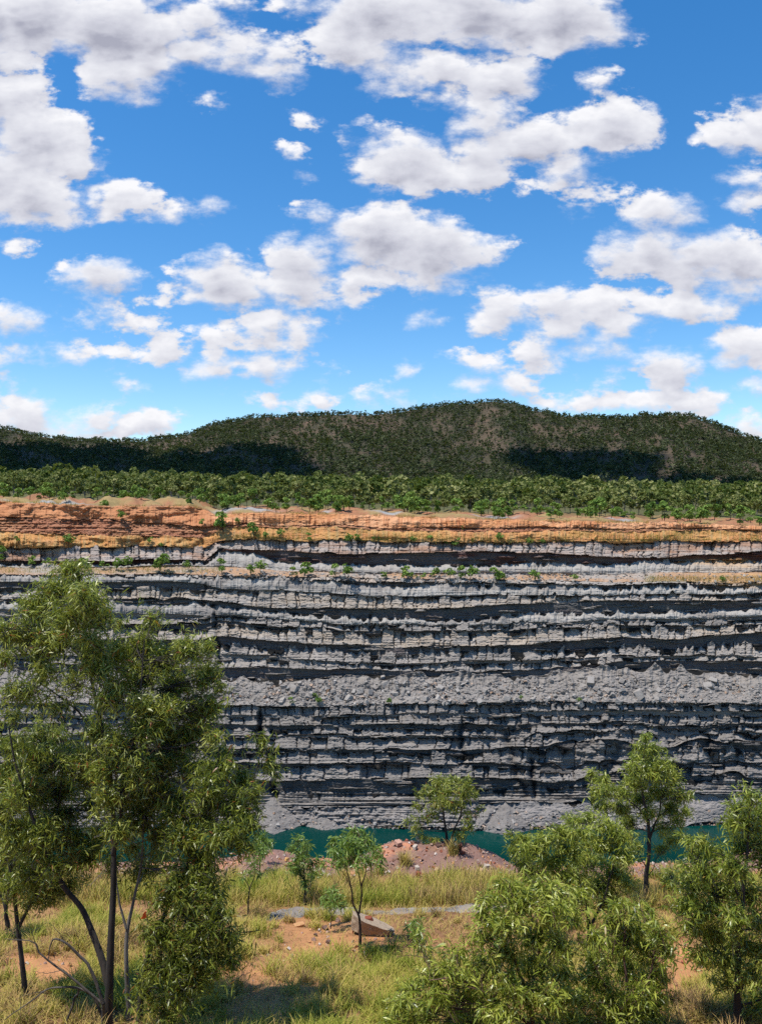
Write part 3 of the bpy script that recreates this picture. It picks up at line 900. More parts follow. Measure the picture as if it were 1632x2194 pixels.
def boulders():
    kinds = [rock_mesh('boulder', 900 + i, (1, .8, .55 + .3 * (i % 3) / 2)) for i in range(10)]

    def put(u, v, s, lab, grp):
        y = float(wall_at(u, v)) - .15
        o = bpy.data.objects.new('boulder', kinds[int(rng.integers(10))])
        S.collection.objects.link(o)
        o.location = px(u, v, y).tolist()
        o.rotation_euler = (rng.normal() * .35, rng.normal() * .35, rng.random() * 6.28)
        o.scale = [s * rng.uniform(.7, 1.2) for _ in range(3)]
        tag(o, lab, 'boulder', grp)
    for i in range(210):
        c = [820, 850, 900, 690, 720, 960, 1290, 1380, 1420, 1200, 1100, 1500][int(rng.integers(12))]
        u = c + rng.normal() * 55
        v = rng.uniform(1468, 1508) if rng.random() < .85 else rng.uniform(1450, 1470)
        put(u, v, .5 + 1.3 * rng.random() ** 2.2, 'angular grey boulder in the rubble of the middle bench', 'boulders on the middle rubble bench')
    for i in range(75):
        c = [740, 780, 900, 950, 1000, 1080, 1110, 870, 520, 1180, 1230][int(rng.integers(11))]
        u = c + rng.normal() * 26
        put(u, rng.uniform(1228, 1242) + (6 if u > 800 else -2), .5 + 1.0 * rng.random() ** 2, 'blocky pinkish-grey boulder on the upper bench among shrubs',
            'boulders on the upper bench')
    put(632, 1476, 1.7, 'large dark-faced boulder near the left end of the middle bench', None)
    put(1527, 1457, 2.3, 'big pale boulder standing high on the right of the rubble slope', None)
    put(1368, 1487, 2.6, 'long pale slab lying on the rubble slope', None)
    put(1264, 1460, 2.0, 'broad boulder with a dark shadow on the middle rubble slope', None)
    # rubble
    n = 7500
    u = rng.uniform(-60, 1700, n); v = 1452 + 58 * rng.random(n) ** .55
    n2 = 1500
    u2 = rng.uniform(400, 1690, n2); v2 = rng.uniform(1226, 1243, n2) + np.interp(u2, [400, 600, 800, 1632], [-6, -2, 4, 5])
    n3 = 1500
    u3 = rng.uniform(420, 1690, n3); v3 = 1776 - 40 * rng.random(n3) ** 2
    U = np.concatenate([u, u2, u3]); V = np.concatenate([v, v2, v3])
    sz = np.concatenate([.14 + .5 * rng.random(n) ** 4, .14 + .45 * rng.random(n2) ** 3, .12 + .5 * rng.random(n3) ** 4])
    cl = np.concatenate([fbm(u / 45, v / 20, 230, 3), np.full(n2, .6), np.full(n3, .6)])
    sz *= np.clip((cl - .3) * 3.2, .25, 1.5)
    Y = wall_at(U, V) - .05
    base = np.array([[-1, -1, -.7], [1, -.9, -.7], [.8, 1, -.7], [-.9, .9, -.7], [-.7, -.6, .6], [.8, -.7, .5], [.6, .7, .7], [-.7, .5, .6]]) * .6
    fc = np.array([[0, 1, 5, 4], [1, 2, 6, 5], [2, 3, 7, 6], [3, 0, 4, 7], [4, 5, 6, 7]])
    N = len(U)
    R, _ = np.linalg.qr(rng.normal(size=(N, 3, 3)))
    sc = rng.uniform(.6, 1.3, (N, 1, 3)) * sz[:, None, None]
    P = np.einsum('nij,nkj->nki', R, base[None] * sc + rng.normal(size=(N, 8, 3)) * sz[:, None, None] * .12) + px(U, V, Y)[:, None]
    C = np.array((.26, .238, .216)) * rng.uniform(.5, 1.35, (N, 1)) + np.array((.08, .01, -.03)) * (rng.random((N, 1)) < .22)
    o = mesh('rubble', P.reshape(-1, 3), [(fc[None] + (np.arange(N) * 8)[:, None, None]).reshape(-1, 4)], [M_CLIFF], None, False,
             [('rock_colour', 'FLOAT_COLOR', 'POINT', np.repeat(C, 8, 0))])
    tag(o, 'loose grey rock rubble strewn on the benches of the pit wall', 'rubble', kind='stuff')


boulders()

# ------------------------------------------------------------------ dry grass on the earth slopes of the pit
def slope_grass():
    r = np.random.default_rng(91)
    n = 15000
    u = r.uniform(-70, 1700, n)
    rim = RIM(u)
    o1 = np.interp(u, UC, [1138, 1143, 1152, 1134, 1128, 1128, 1138, 1145, 1138, 1138, 1140])
    o2 = np.interp(u, UC, [1172, 1170, 1174, 1158, 1155, 1158, 1161, 1168, 1162, 1160, 1160])
    v = o1 + (o2 - o1) * r.random(n) ** .8
    keep = r.random(n) < np.clip((fbm(u / 50, v / 9, 390, 3) - .36) * 4, .03, 1) * np.where(u > 500, 1, .35)
    u, v = u[keep], v[keep]
    u2 = r.uniform(-70, 1700, 5200); v2 = RIM(u2) + r.uniform(-1, 2.5, 5200)          # the lip of the rim
    k2 = r.random(5200) < np.clip((fbm(u2 / 30, u2 * 0, 394, 3) - .40) * 5, .05, 1)
    u3 = np.concatenate([r.uniform(0, 480, 1800), r.uniform(1380, 1700, 2600)])         # ochre bench
    v3 = np.concatenate([r.uniform(1217, 1229, 1800), r.uniform(1236, 1248, 2600)])
    u = np.concatenate([u, u2[k2], u3]); v = np.concatenate([v, v2[k2], v3])
    Y = wall_at(u, v) - .05
    B = px(u, v, Y)
    n = len(u)
    L = r.uniform(.25, .85, n); w = r.uniform(.02, .05, n)
    ang = r.random(n) * 6.283
    side = np.stack([np.cos(ang), np.sin(ang), np.zeros(n)], -1)
    tipd = np.stack([r.normal(size=n) * .3, -.25 + r.normal(size=n) * .2, np.ones(n)], -1)
    V = np.stack([B - side * w[:, None], B + side * w[:, None], B + tipd * L[:, None]], 1)
    tint = np.clip(.60 + .14 * r.normal(size=n) + .6 * (fbm(u / 70, v / 30, 396, 2) - .5), .1, .9)
    o = mesh('slope_grass', V.reshape(-1, 3), [np.arange(n * 3).reshape(-1, 3)], [M_GRASS], None, False, [('tint', 'FLOAT', 'FACE', tint)])
    tag(o, 'straw coloured dry grass on the orange slope, rim and ochre bench of the pit', 'grass', kind='stuff')


slope_grass()

# ------------------------------------------------------------------ water
def water():
    m, t = new_mat('teal_water')
    pos = t.n('ShaderNodeTexCoord').outputs['Object']
    f = t.noise(t.v('MULTIPLY', pos, (.6, 1.5, 1)), 1.2, 4, .6)
    g = t.noise(pos, .05, 3, .5)
    col = t.ramp(g, [(.3, (.001, .025, .022)), (.7, (.002, .040, .034))])
    bp = t.n('ShaderNodeBump', {'Strength': .18, 'Distance': .2, 'Height': f})
    p = t.n('ShaderNodeBsdfPrincipled', {'Base Color': col, 'Roughness': .04, 'IOR': 1.33, 'Normal': bp.outputs[0]})
    t.n('ShaderNodeOutputMaterial', {0: p.outputs[0]})
    z = -(1774 - CV) / F * 150
    xs = np.linspace(-160, 160, 9); ys = np.linspace(56, 185, 9)
    X, Y = np.meshgrid(xs, ys)
    o = mesh('water', np.stack([X, Y, np.full_like(X, z)], -1), [grid_faces(9, 9)[:, ::-1]], [m])
    tag(o, 'still dark teal water at the bottom of the pit', 'water', kind='structure')


water()

# ------------------------------------------------------------------ near ground
GY = [-8, 0, 2, 5, 9, 12, 15, 17.5, 19, 21, 23]
GZ = [-1.7, -1.7, -2.7, -5.0, -7.05, -7.75, -8.5, -9.15, -9.5, -10.05, -10.62]
CREST_Y = 25.3
CREST = curve([-600, -100, 300, 430, 500, 545, 590, 620, 650, 720, 780, 830, 870, 930, 970, 1010, 1040, 1075, 1100, 1300, 1500, 1560, 1600, 1640, 2300],
              [1852, 1852, 1850, 1846, 1832, 1822, 1815, 1820, 1836, 1842, 1832, 1812, 1808, 1806, 1804, 1811, 1824, 1842, 1856, 1856, 1850, 1838, 1818, 1822, 1850])


def ground_z(x, y):
    x = np.asarray(x, float); y = np.asarray(y, float)
    zc = np.interp(y, GY, GZ)
    u = CU + x / CREST_Y * F
    zcrest = -(CREST(u) - CV) / F * CREST_Y
    s = np.clip((y - 22.3) / (CREST_Y - 22.3), 0, 1)
    s = s * s * (3 - 2 * s)
    z = np.where(y < 22.3, zc, np.interp(22.3, GY, GZ) * (1 - s) + zcrest * s)
    z = np.where(y > CREST_Y, zcrest - (y - CREST_Y) ** 1.15 * 1.25 - .0, z)
    bump = (fbm(x / 3.0 + 40, y / 3.0, 260, 4) - .5) * .55 + (fbm(x * 1.2, y * 1.2, 265, 4, .6) - .5) * .16
    bump += (fbm(x * 5, y * 5, 270, 3, .6) - .5) * (.06 + .09 * np.clip((y - 22.5) / .8, 0, 1))
    near = np.clip((y - 10) / 3, 0, 1) * np.clip((30 - y) / 4, 0, 1)
    return np.maximum(z + bump * (.35 + .65 * near), -75)


def soil_mask(x, y):
    """1 on the bare orange soil around the slab rock."""
    u = CU + x / y * F
    v = CV - ground_z(x, y) / y * F
    n = fbm(x * .9, y * .9, 280, 4, .6) - .5
    m = np.clip(1.0 - np.hypot((u - 670) / 200, (v - 2010) / 48) ** 2 + n * 2.4, 0, 1)
    m2 = np.clip(.85 - np.hypot((u - 560) / 130, (v - 2085) / 45) ** 2 + n * 1.8, 0, 1)
    m3 = np.clip(.9 - np.hypot((u - 1440) / 90, (v - 2090) / 90) ** 2 + n * 2, 0, 1)
    m4 = np.clip(.9 - np.hypot((u - 90) / 110, (v - 2075) / 40) ** 2 + n * 2, 0, 1)
    return np.maximum.reduce([m, m2, m3, m4])


def near_ground():
    ys = np.concatenate([np.arange(-8, 9, .5), np.arange(9, 27.5, .07), 27.5 + np.cumsum(np.linspace(.15, 3, 30))])
    xs = np.linspace(-1, 1, 420)
    half = np.interp(ys, [-8, 9, 25, 28, 75], [14, 14, 24, 28, 90])
    X = xs[None] * half[:, None]; Y = np.broadcast_to(ys[:, None], X.shape)
    Z = ground_z(X, Y)
    m = soil_mask(X, np.maximum(Y, 3))[..., None]
    n = fbm(X * .8, Y * .8, 290, 4, .6)[..., None]
    litter = np.array((.32, .175, .08)) + (np.array((.20, .10, .05)) - np.array((.32, .175, .08))) * np.clip(n * 3 - 1, 0, 1)
    C = litter * (1 - m) + np.array((.45, .215, .095)) * (.75 + .5 * n) * m
    md = np.clip((Y - 22.6) / .8, 0, 1)[..., None]
    purple = np.array((.215, .125, .100)) + (np.array((.42, .19, .11)) - np.array((.215, .125, .100))) * np.clip((fbm(X * 1.1, Y * 1.6, 295, 4, .6)[..., None] - .52) * 6, 0, 1)
    C = C * (1 - md) + purple * md
    o = mesh('ground', np.stack([X, Y, Z], -1), [grid_faces(*X.shape)[:, ::-1]], [M_GROUND], None, True,
             [('rock_colour', 'FLOAT_COLOR', 'POINT', np.clip(C, 0.01, .9).reshape(-1, 3))])
    tag(o, 'dry orange soil slope dropping to the pit edge', 'ground', kind='structure')


near_ground()


def on_ground(u, Y):
    """Ground point below image column u at depth Y."""
    x = (u - CU) / F * Y
    return np.array([x, Y, float(ground_z(x, Y))])


def ground_hit(u, v, lo=8.0, hi=25.6):
    """Depth at which the sight line through (u, v) meets the ground."""
    ys = np.linspace(lo, hi, 1200)
    d = ground_z((u - CU) / F * ys, ys) + (v - CV) / F * ys
    k = np.argmax(d > 0)
    return float(ys[k]) if d[k] > 0 else float(hi)


def gravel_ridge():
    track = [(120, 1968), (380, 1970), (520, 1968), (620, 1958), (720, 1954), (850, 1956), (960, 1950), (1060, 1944), (1180, 1940)]
    line = smooth_line([((a - CU) / F * y, y) for a, y in ((a, ground_hit(a, b)) for a, b in track)], 220)
    tan = unit(np.gradient(line, axis=0))
    nrm = np.stack([-tan[:, 1], tan[:, 0]], -1)
    s = np.linspace(-1, 1, 40)
    L = np.linspace(0, 1, 220)
    hgt = np.interp(L, [0, .2, .34, .42, .6, .8, 1], [.03, .04, .09, .13, .12, .11, .04]) * (.85 + .3 * vn(L * 30, L * 0, 300))
    wid = .42
    XY = line[:, None] + nrm[:, None] * (s * wid)[None, :, None]
    Z = ground_z(XY[..., 0], XY[..., 1]) - .05 + hgt[:, None] * np.clip(1 - np.abs(s) ** 1.6, 0, 1)[None] + (fbm(XY[..., 0] * 9, XY[..., 1] * 9, 305, 3) - .5) * .07
    n = fbm(XY[..., 0] * 4, XY[..., 1] * 4, 307, 3)[..., None]
    C = np.array((.215, .20, .19)) * (.7 + .6 * n)
    o = mesh('gravel_ridge', np.concatenate([XY, Z[..., None]], -1), [grid_faces(220, 40)], [M_GROUND], None, True,
             [('rock_colour', 'FLOAT_COLOR', 'POINT', C.reshape(-1, 3))])
    tag(o, 'low ridge of grey gravel running across the slope behind the slab rock', 'gravel ridge', kind='structure')


gravel_ridge()


# ------------------------------------------------------------------ grass
def blades(n, x, y, length, lean, width, tint, r):
    z = ground_z(x, y)
    ang = r.random(n) * 6.283
    dirx, diry = np.cos(ang), np.sin(ang)
    side = np.stack([-diry, dirx, np.zeros(n)], -1)
    ang2 = ang + r.normal(size=n) * .6
    side = np.stack([-np.sin(ang2), np.cos(ang2), np.zeros(n)], -1)
    base = np.stack([x, y, z - .02], -1)
    fw = np.stack([dirx, diry, np.zeros(n)], -1)
    up = np.array([0, 0, 1.0])
    ts = np.array([0, .4, .75, 1.0])
    rows = []
    for t in ts:
        c = base + fw * (lean * length * (t ** 1.8))[:, None] + up * (length * (t - .38 * lean * t ** 2.4))[:, None]
        w = width * (1 - t) ** .6 * (1 if t < 1 else 0)
        rows.append((c, w))
    V = np.stack([rows[0][0] - side * rows[0][1][:, None], rows[0][0] + side * rows[0][1][:, None],
                  rows[1][0] - side * rows[1][1][:, None], rows[1][0] + side * rows[1][1][:, None],
                  rows[2][0] - side * rows[2][1][:, None], rows[2][0] + side * rows[2][1][:, None], rows[3][0]], 1)
    q = np.array([[0, 1, 3, 2], [2, 3, 5, 4]])
    tr = np.array([[4, 5, 6]])
    return V, q, tr


def make_grass(name, label, x, y, length, lean, tint, width=.008, seed=1):
    r = np.random.default_rng(seed)
    n = len(x)
    V, q, tr = blades(n, x, y, length, lean, np.full(n, width) * r.uniform(.6, 1.4, n), tint, r)
    off = (np.arange(n) * 7)[:, None, None]
    o = mesh(name, V.reshape(-1, 3), [(tr[None] + off).reshape(-1, 3), (q[None] + off).reshape(-1, 4)], [M_GRASS], None, False,
             [('tint', 'FLOAT', 'FACE', np.concatenate([tint, np.repeat(tint, 2)]))])
    tag(o, label, 'grass', kind='stuff')


def grass():
    r = np.random.default_rng(77)
    # tall stand between gravel ridge and mound
    n = 46000
    y = 19.2 + 3.7 * r.random(n) ** .9
    x = r.uniform(-1, 1, n) * (y * .56)
    g = fbm(x * .7, y * .7, 310, 3)
    keep = r.random(n) < np.clip((g - .25) * 3.2, .12, 1) * np.clip((22.9 - y) / 1.0, .04, 1)
    ridge_y = np.array([ground_hit(a, 1948) for a in range(380, 1200, 40)])
    ry = np.interp(CU + x / y * F, np.arange(380, 1200, 40), ridge_y)
    keep &= ~((y < ry + .1) & (CU + x / y * F > 480) & (CU + x / y * F < 1080))
    x, y, g = x[keep], y[keep], g[keep]
    L = (.16 + .40 * r.random(len(x)) ** 1.5) * (.40 + 1.1 * g)
    tint = np.clip(.50 + 1.5 * (fbm(x * .6, y * .6, 312, 3) - .5) + r.normal(size=len(x)) * .2, 0, 1)
    make_grass('tall_grass', 'tall yellow-green grass between the gravel ridge and the soil mound', x, y, L, r.uniform(.1, .7, len(x)), tint, .0085, 1)
    nt = 520
    ty = 19.4 + 3.6 * r.random(nt); tx = r.uniform(-1, 1, nt) * (ty * .56)
    ok = ty > np.interp(CU + tx / ty * F, np.arange(380, 1200, 40), ridge_y) + .25
    tx, ty = tx[ok], ty[ok]
    k = np.repeat(np.arange(len(tx)), 75)
    sz = r.uniform(.6, 1.35, len(tx))
    rad = .22 * r.random(len(k)) ** .7 * sz[k]; an = r.random(len(k)) * 6.283
    tt = np.clip(.58 + 1.2 * (fbm(tx * .6, ty * .6, 314, 3) - .5) + r.normal(size=len(tx)) * .24, .02, .97)
    make_grass('tussock_grass', 'taller straw tussocks standing among the grass behind the gravel ridge', tx[k] + np.cos(an) * rad, ty[k] + np.sin(an) * rad,
               sz[k] * (.20 + .36 * r.random(len(k))), r.uniform(.15, .9, len(k)), np.clip(tt[k] + r.normal(size=len(k)) * .12, 0, 1), .0085, 4)
    # tufted dry grass in front
    nt = 1900
    ty = 9.5 + 9.2 * r.random(nt); tx = r.uniform(-1, 1, nt) * (ty * .55)
    sm = soil_mask(tx, ty)
    d = fbm(tx * .55, ty * .55, 318, 3)
    keep = r.random(nt) < np.clip(1.15 - sm * 1.25, .05, 1) * np.clip(d * 3.6 - .95, .08, 1)
    tx, ty = tx[keep], ty[keep]
    nb = r.integers(50, 150, len(tx))
    size = r.uniform(.4, 1.15, len(tx))
    k = np.repeat(np.arange(len(tx)), nb)
    rad = .20 * r.random(len(k)) ** .7 * size[k]; an = r.random(len(k)) * 6.283
    x = tx[k] + np.cos(an) * rad; y = ty[k] + np.sin(an) * rad
    L = size[k] * (.16 + .32 * r.random(len(k)))
    tt = np.clip(.50 + 1.5 * (fbm(tx * .5, ty * .5, 322, 3) - .5) + r.normal(size=len(tx)) * .2, 0.02, .98)
    tint = np.clip(tt[k] + r.normal(size=len(k)) * .14, 0, 1)
    make_grass('dry_grass', 'tufts of dry straw and green grass on the front slope', x, y, L, r.uniform(.25, 1.0, len(k)), tint, .0070, 2)
    # thin scatter of short dead straw everywhere
    n = 42000
    y = 9.5 + 13.5 * r.random(n); x = r.uniform(-1, 1, n) * (y * .56)
    keep = r.random(n) < np.clip(1 - soil_mask(x, y) * 1.05, .03, 1)
    x, y = x[keep], y[keep]
    make_grass('straw_litter', 'short dead straw lying over the soil', x, y, .10 + .18 * r.random(len(x)), r.uniform(.6, 1.3, len(x)),
               np.clip(.72 + r.normal(size=len(x)) * .18, 0, 1), .0065, 3)
    # wisps on the mound
    for (uu, yy, lab) in ((970, 24.35, 'single golden tussock standing on the front of the red-brown mound'),
                          (735, 22.7, 'bright yellow tussock behind the forked sapling'),
                          (868, 23.6, 'thin yellow grass wisp at the foot of the mound')):
        m = 190
        c = on_ground(uu, yy)
        an = r.random(m) * 6.283; rad = .2 * r.random(m)
        make_tussock(lab, c, np.cos(an) * rad, np.sin(an) * rad, .25 + .32 * r.random(m), r)


def make_tussock(lab, c, dx, dy, L, r):
    n = len(dx)
    V, q, tr = blades(n, c[0] + dx, c[1] + dy, L, r.uniform(.2, .9, n), np.full(n, .009), None, r)
    off = (np.arange(n) * 7)[:, None, None]
    t = np.clip(.68 + r.normal(size=n) * .1, 0, .9)
    o = mesh('grass_tussock', V.reshape(-1, 3) - c, [(tr[None] + off).reshape(-1, 3), (q[None] + off).reshape(-1, 4)], [M_GRASS], None, False,
             [('tint', 'FLOAT', 'FACE', np.concatenate([t, np.repeat(t, 2)]))])
    o.location = c.tolist()
    tag(o, lab, 'grass tussock')


grass()


# ------------------------------------------------------------------ near trees
def leaf_geo(base, d, length, width, r, droop=.35):
    """Narrow curved leaves. base, d: (n, 3). Returns verts (n, 6, 3), faces."""
    n = len(base)
    rv = r.normal(size=(n, 3)); rv[:, 2] += .6
    side = unit(np.cross(d, rv))
    dn = np.array([0, 0, -1.0])
    L = length[:, None]; Wd = width[:, None]
    p1 = base + d * L * .35 + dn * L * .04 * droop
    p2 = base + d * L * .70 + dn * L * .20 * droop
    p3 = base + d * L * .97 + dn * L * .45 * droop
    V = np.stack([base, p1 - side * Wd, p1 + side * Wd, p2 - side * Wd * .75, p2 + side * Wd * .75, p3], 1)
    tri = np.array([[0, 1, 2], [3, 5, 4]])
    quad = np.array([[1, 3, 4, 2]])
    return V, tri, quad


def tree(label, Y, stems, blobs, leafm, barkm, lai=3.0, L0=.14, seed=1, name='tree', cat='tree', twig=.5, droop=.42, tint0=.45, trunk_name='trunk', limb_r=.016):
    """stems: [(points (u, v[, dY]), r0, r1)]; blobs: (u, v, ru, rv[, dY])."""
    r = np.random.default_rng(seed)
    wood = Bag(); leaves = Bag()
    u0, v0 = stems[0][0][0][:2]
    if Y is None:
        Y = ground_hit(u0, v0)
    base = on_ground(u0, Y)
    nodes = []
    for si, (pts, r0, r1) in enumerate(stems):
        W = np.array([px(p[0], p[1], Y + (p[2] if len(p) > 2 else 0)) for p in pts])
        if si == 0:
            W[0] = base - np.array([0, 0, .12])
        n = max(10, len(pts) * 6)
        line = smooth_line(W, n)
        wob = np.stack([fbm(np.linspace(0, 5, n) + 7 * si, np.zeros(n) + k * 3, seed % 40 + 330, 2) - .5 for k in range(3)], -1)
        line = line + wob * r0 * 1.6 * np.sin(np.linspace(0, np.pi, n))[:, None]
        rad = r0 + (r1 - r0) * np.linspace(0, 1, n) ** .8
        if si == 0:
            rad = rad * (1 + .5 * np.exp(-np.linspace(0, 12, n)))
        tube(wood, line, rad, 9 if r0 > .03 else 6)
        nodes.append(np.concatenate([line, rad[:, None]], 1)[2:])
    nodes = np.concatenate(nodes)
    LV, LT, LQ, TT = [], [], [], []
    cnt = 0
    for b in blobs:
        dY = b[4] if len(b) > 4 else r.normal() * .35 * (Y / 14)
        dens = b[5] if len(b) > 5 else 1.0
        c = px(b[0], b[1], Y + dY)
        R = np.array([b[2], (b[2] + b[3]) * .45, b[3]]) * (Y / F)
        # limb to the nearest stem point below the clump
        dv = nodes[:, :3] - c
        cost = np.linalg.norm(dv, axis=1) + np.where(dv[:, 2] > -.1, 1.0 + dv[:, 2] * 2, 0)
        k = int(np.argmin(cost))
        a, ra = nodes[k, :3], min(nodes[k, 3] * .6, limb_r)
        mid = (a + c) / 2 + np.array([0, 0, -.06 * np.linalg.norm(c - a)]) + r.normal(size=3) * .04
        limb = smooth_line([a, mid, c], 9)
        tube(wood, limb, np.linspace(ra, .005, 9), 5)
        area = math.pi * R[0] * R[2]
        per = 15
        ns = max(3, int(1.55 * lai * dens * area / (L0 * L0 * .15 * .62 * per)))
        d = unit(r.normal(size=(ns, 3)))
        d[:, 2] = d[:, 2] * .9 + .1
        rad = r.random(ns) ** .45
        # uneven clump: push some shoots out, thin others
        lump = .72 + .5 * r.random(ns)
        tip = c + d * rad[:, None] * R * lump[:, None]
        sl = twig * (.5 + .8 * r.random(ns)) * min(1.0, 2.2 * R.min() / .5 + .25)
        sdir = unit(d * .75 + np.array([0, 0, .45]) + r.normal(size=(ns, 3)) * .45)
        st = tip - sdir * sl[:, None]
        for i in range(0, ns, 3):                         # a third of the shoots show their twig
            j = int(r.integers(2, 9))
            tube(wood, smooth_line([limb[j], (limb[j] + st[i]) / 2 + r.normal(size=3) * .03, st[i], tip[i]], 5), np.linspace(.0055, .002, 5), 3)
        m = ns * per
        si = np.repeat(np.arange(ns), per)
        f = np.tile(np.linspace(.15, 1.0, per), ns) + r.normal(size=m) * .04
        lb = st[si] + sdir[si] * (sl[si] * f)[:, None] + r.normal(size=(m, 3)) * .012
        ld = unit(sdir[si] * .55 + r.normal(size=(m, 3)) * .62 + np.array([0, 0, -droop]))
        ln = L0 * r.uniform(.6, 1.3, m)
        V, tri, quad = leaf_geo(lb, ld, ln, ln * r.uniform(.055, .09, m), r, .6)
        shoot_t = np.clip(tint0 + .16 * r.normal(size=ns), .03, .9)
        tt = np.clip(shoot_t[si] + .13 * r.normal(size=m), 0, .93)
        odd = r.random(m) < .025
        tt[odd] = r.uniform(.95, 1.0, odd.sum())
        off = (np.arange(m) * 6)[:, None, None] + cnt
        LV.append(V.reshape(-1, 3)); LT.append((tri[None] + off).reshape(-1, 3)); LQ.append((quad[None] + off).reshape(-1, 4)); TT.append(tt)
        cnt += m * 6
    root = empty(name, base)
    wood.build(trunk_name, barkm, root, True, base)
    tt = np.concatenate(TT)
    mesh('crown', np.concatenate(LV) - base, [np.concatenate(LT), np.concatenate(LQ)], [leafm], None, False,
         [('tint', 'FLOAT', 'FACE', np.concatenate([np.repeat(tt, 2), tt]))], True, root)
    tag(root, label, cat)
    return root


def trees():
    # the big tree on the left
    tree('tall dark-trunked tree at left, its crown rising above the grey cliff bands', 12.0,
         [([(234, 2262), (234, 2190), (238, 2100), (242, 1990), (243, 1880), (242, 1780), (236, 1660), (216, 1560), (192, 1440), (180, 1330), (168, 1225)], .075, .010),
          ([(234, 2110), (212, 2035, .1), (178, 1950, .2), (140, 1890, .2), (108, 1838, .1), (70, 1760), (36, 1650), (20, 1560)], .060, .010),
          ([(243, 1830), (258, 1760, -.2), (264, 1700, -.3), (285, 1600, -.3), (300, 1480, -.3), (310, 1370, -.3)], .038, .007),
          ([(190, 1430), (150, 1380, .2), (95, 1335, .3), (50, 1310, .3)], .022, .006),
          ([(230, 1640), (180, 1540, .3), (110, 1480, .4), (40, 1440, .5)], .022, .006)],
         [(155, 1215, 48, 26), (125, 1255, 60, 36), (185, 1270, 50, 36), (75, 1290, 50, 34), (150, 1310, 62, 40), (215, 1305, 34, 28), (60, 1345, 45, 36),
          (120, 1365, 60, 34), (195, 1365, 46, 34), (15, 1345, 34, 32), (10, 1400, 26, 24), (252, 1330, 16, 14),
          (325, 1325, 24, 24), (300, 1375, 52, 34), (262, 1400, 34, 28), (350, 1405, 52, 34), (405, 1380, 46, 28), (445, 1378, 24, 20), (300, 1440, 56, 40),
          (375, 1460, 60, 40), (440, 1440, 34, 42), (255, 1470, 40, 36, None or .1, .7), (340, 1515, 60, 42), (420, 1515, 50, 42), (455, 1510, 26, 36),
          (470, 1465, 12, 26), (400, 1570, 56, 36), (455, 1575, 26, 20), (300, 1560, 50, 36, .1, .7),
          (90, 1430, 52, 30, .2, .55), (30, 1470, 34, 28, .2, .7), (150, 1450, 44, 34, .1, .5), (25, 1530, 28, 26, .2, .6), (120, 1505, 56, 26, .2, .45),
          (210, 1560, 46, 38, .1, .7), (250, 1610, 52, 36, .1, .8), (360, 1620, 60, 34), (420, 1640, 46, 28), (300, 1640, 50, 34),
          (180, 1620, 46, 32), (260, 1690, 46, 34), (345, 1560, 40, 30), (200, 1410, 40, 30), (245, 1385, 30, 24), (90, 1395, 40, 24), (60, 1480, 40, 24, .2, .6), (232, 1490, 34, 30, -.45, .8), (215, 1430, 34, 28, -.4), (248, 1580, 38, 32, -.45, .8), (238, 1700, 40, 32, -.45, .8),
          (262, 1770, 36, 28, -.45, .7), (295, 1640, 42, 34, -.45), (310, 1560, 40, 30, -.45), (215, 1640, 40, 30, -.4, .8), (300, 1500, 36, 28, -.45, .8)],
         M_LEAF_OLIVE, M_BARK, 3.3, .110, 11, 'eucalypt_tree', tint0=.50)
    tree('leaning dark tree at left with a wide shaded crown right of the straight dark trunk', 11.7,
         [([(296, 2262), (298, 2190), (312, 2070), (345, 1985), (378, 1905), (415, 1830), (445, 1740), (462, 1660), (470, 1600)], .055, .008),
          ([(345, 1985), (380, 1960, -.3), (430, 1950, -.4), (480, 1970, -.4)], .022, .006),
          ([(430, 1790), (480, 1760, .1), (530, 1700, .2), (552, 1640, .2), (560, 1590, .2)], .018, .005),
          ([(312, 2070), (350, 2060, -.3), (410, 2060, -.4)], .018, .005)],
         [(470, 1640, 52, 26), (515, 1665, 46, 30), (440, 1680, 46, 34), (500, 1715, 52, 36), (430, 1740, 60, 36), (530, 1750, 30, 34), (470, 1780, 56, 34),
          (395, 1790, 46, 32), (520, 1800, 32, 24), (440, 1825, 46, 24), (365, 1735, 40, 32, 0, .6), (480, 1605, 30, 16),
          (545, 1690, 22, 20), (565, 1585, 17, 22, .2, .8), (575, 1625, 17, 24, .2, .8), (590, 1655, 10, 16, .2, .7), (545, 1572, 12, 10, .2, .6),
          (450, 1900, 40, 26, -.3), (400, 1930, 46, 34, -.3), (460, 1950, 44, 34, -.4), (345, 1925, 30, 32, -.2, .7), (420, 1990, 56, 36, -.4), (485, 2000, 34, 30, -.4),
          (365, 2000, 40, 34, -.3), (450, 2050, 52, 32, -.4), (385, 2060, 50, 34, -.4), (500, 2055, 22, 30, -.4, .7), (330, 2070, 36, 30, -.3, .8), (390, 2115, 46, 22, -.4, .8), (380, 1880, 50, 30, -.2), (430, 1860, 50, 26, -.2), (330, 1990, 36, 30, -.3), (420, 2090, 50, 26, -.4), (300, 2110, 30, 30, -.2, .6), (360, 2170, 40, 22, -.3, .6),
          (340, 2140, 36, 24, -.3, .6)],
         M_LEAF_OLIVE, M_BARK, 3.3, .110, 12, 'eucalypt_tree', tint0=.30)
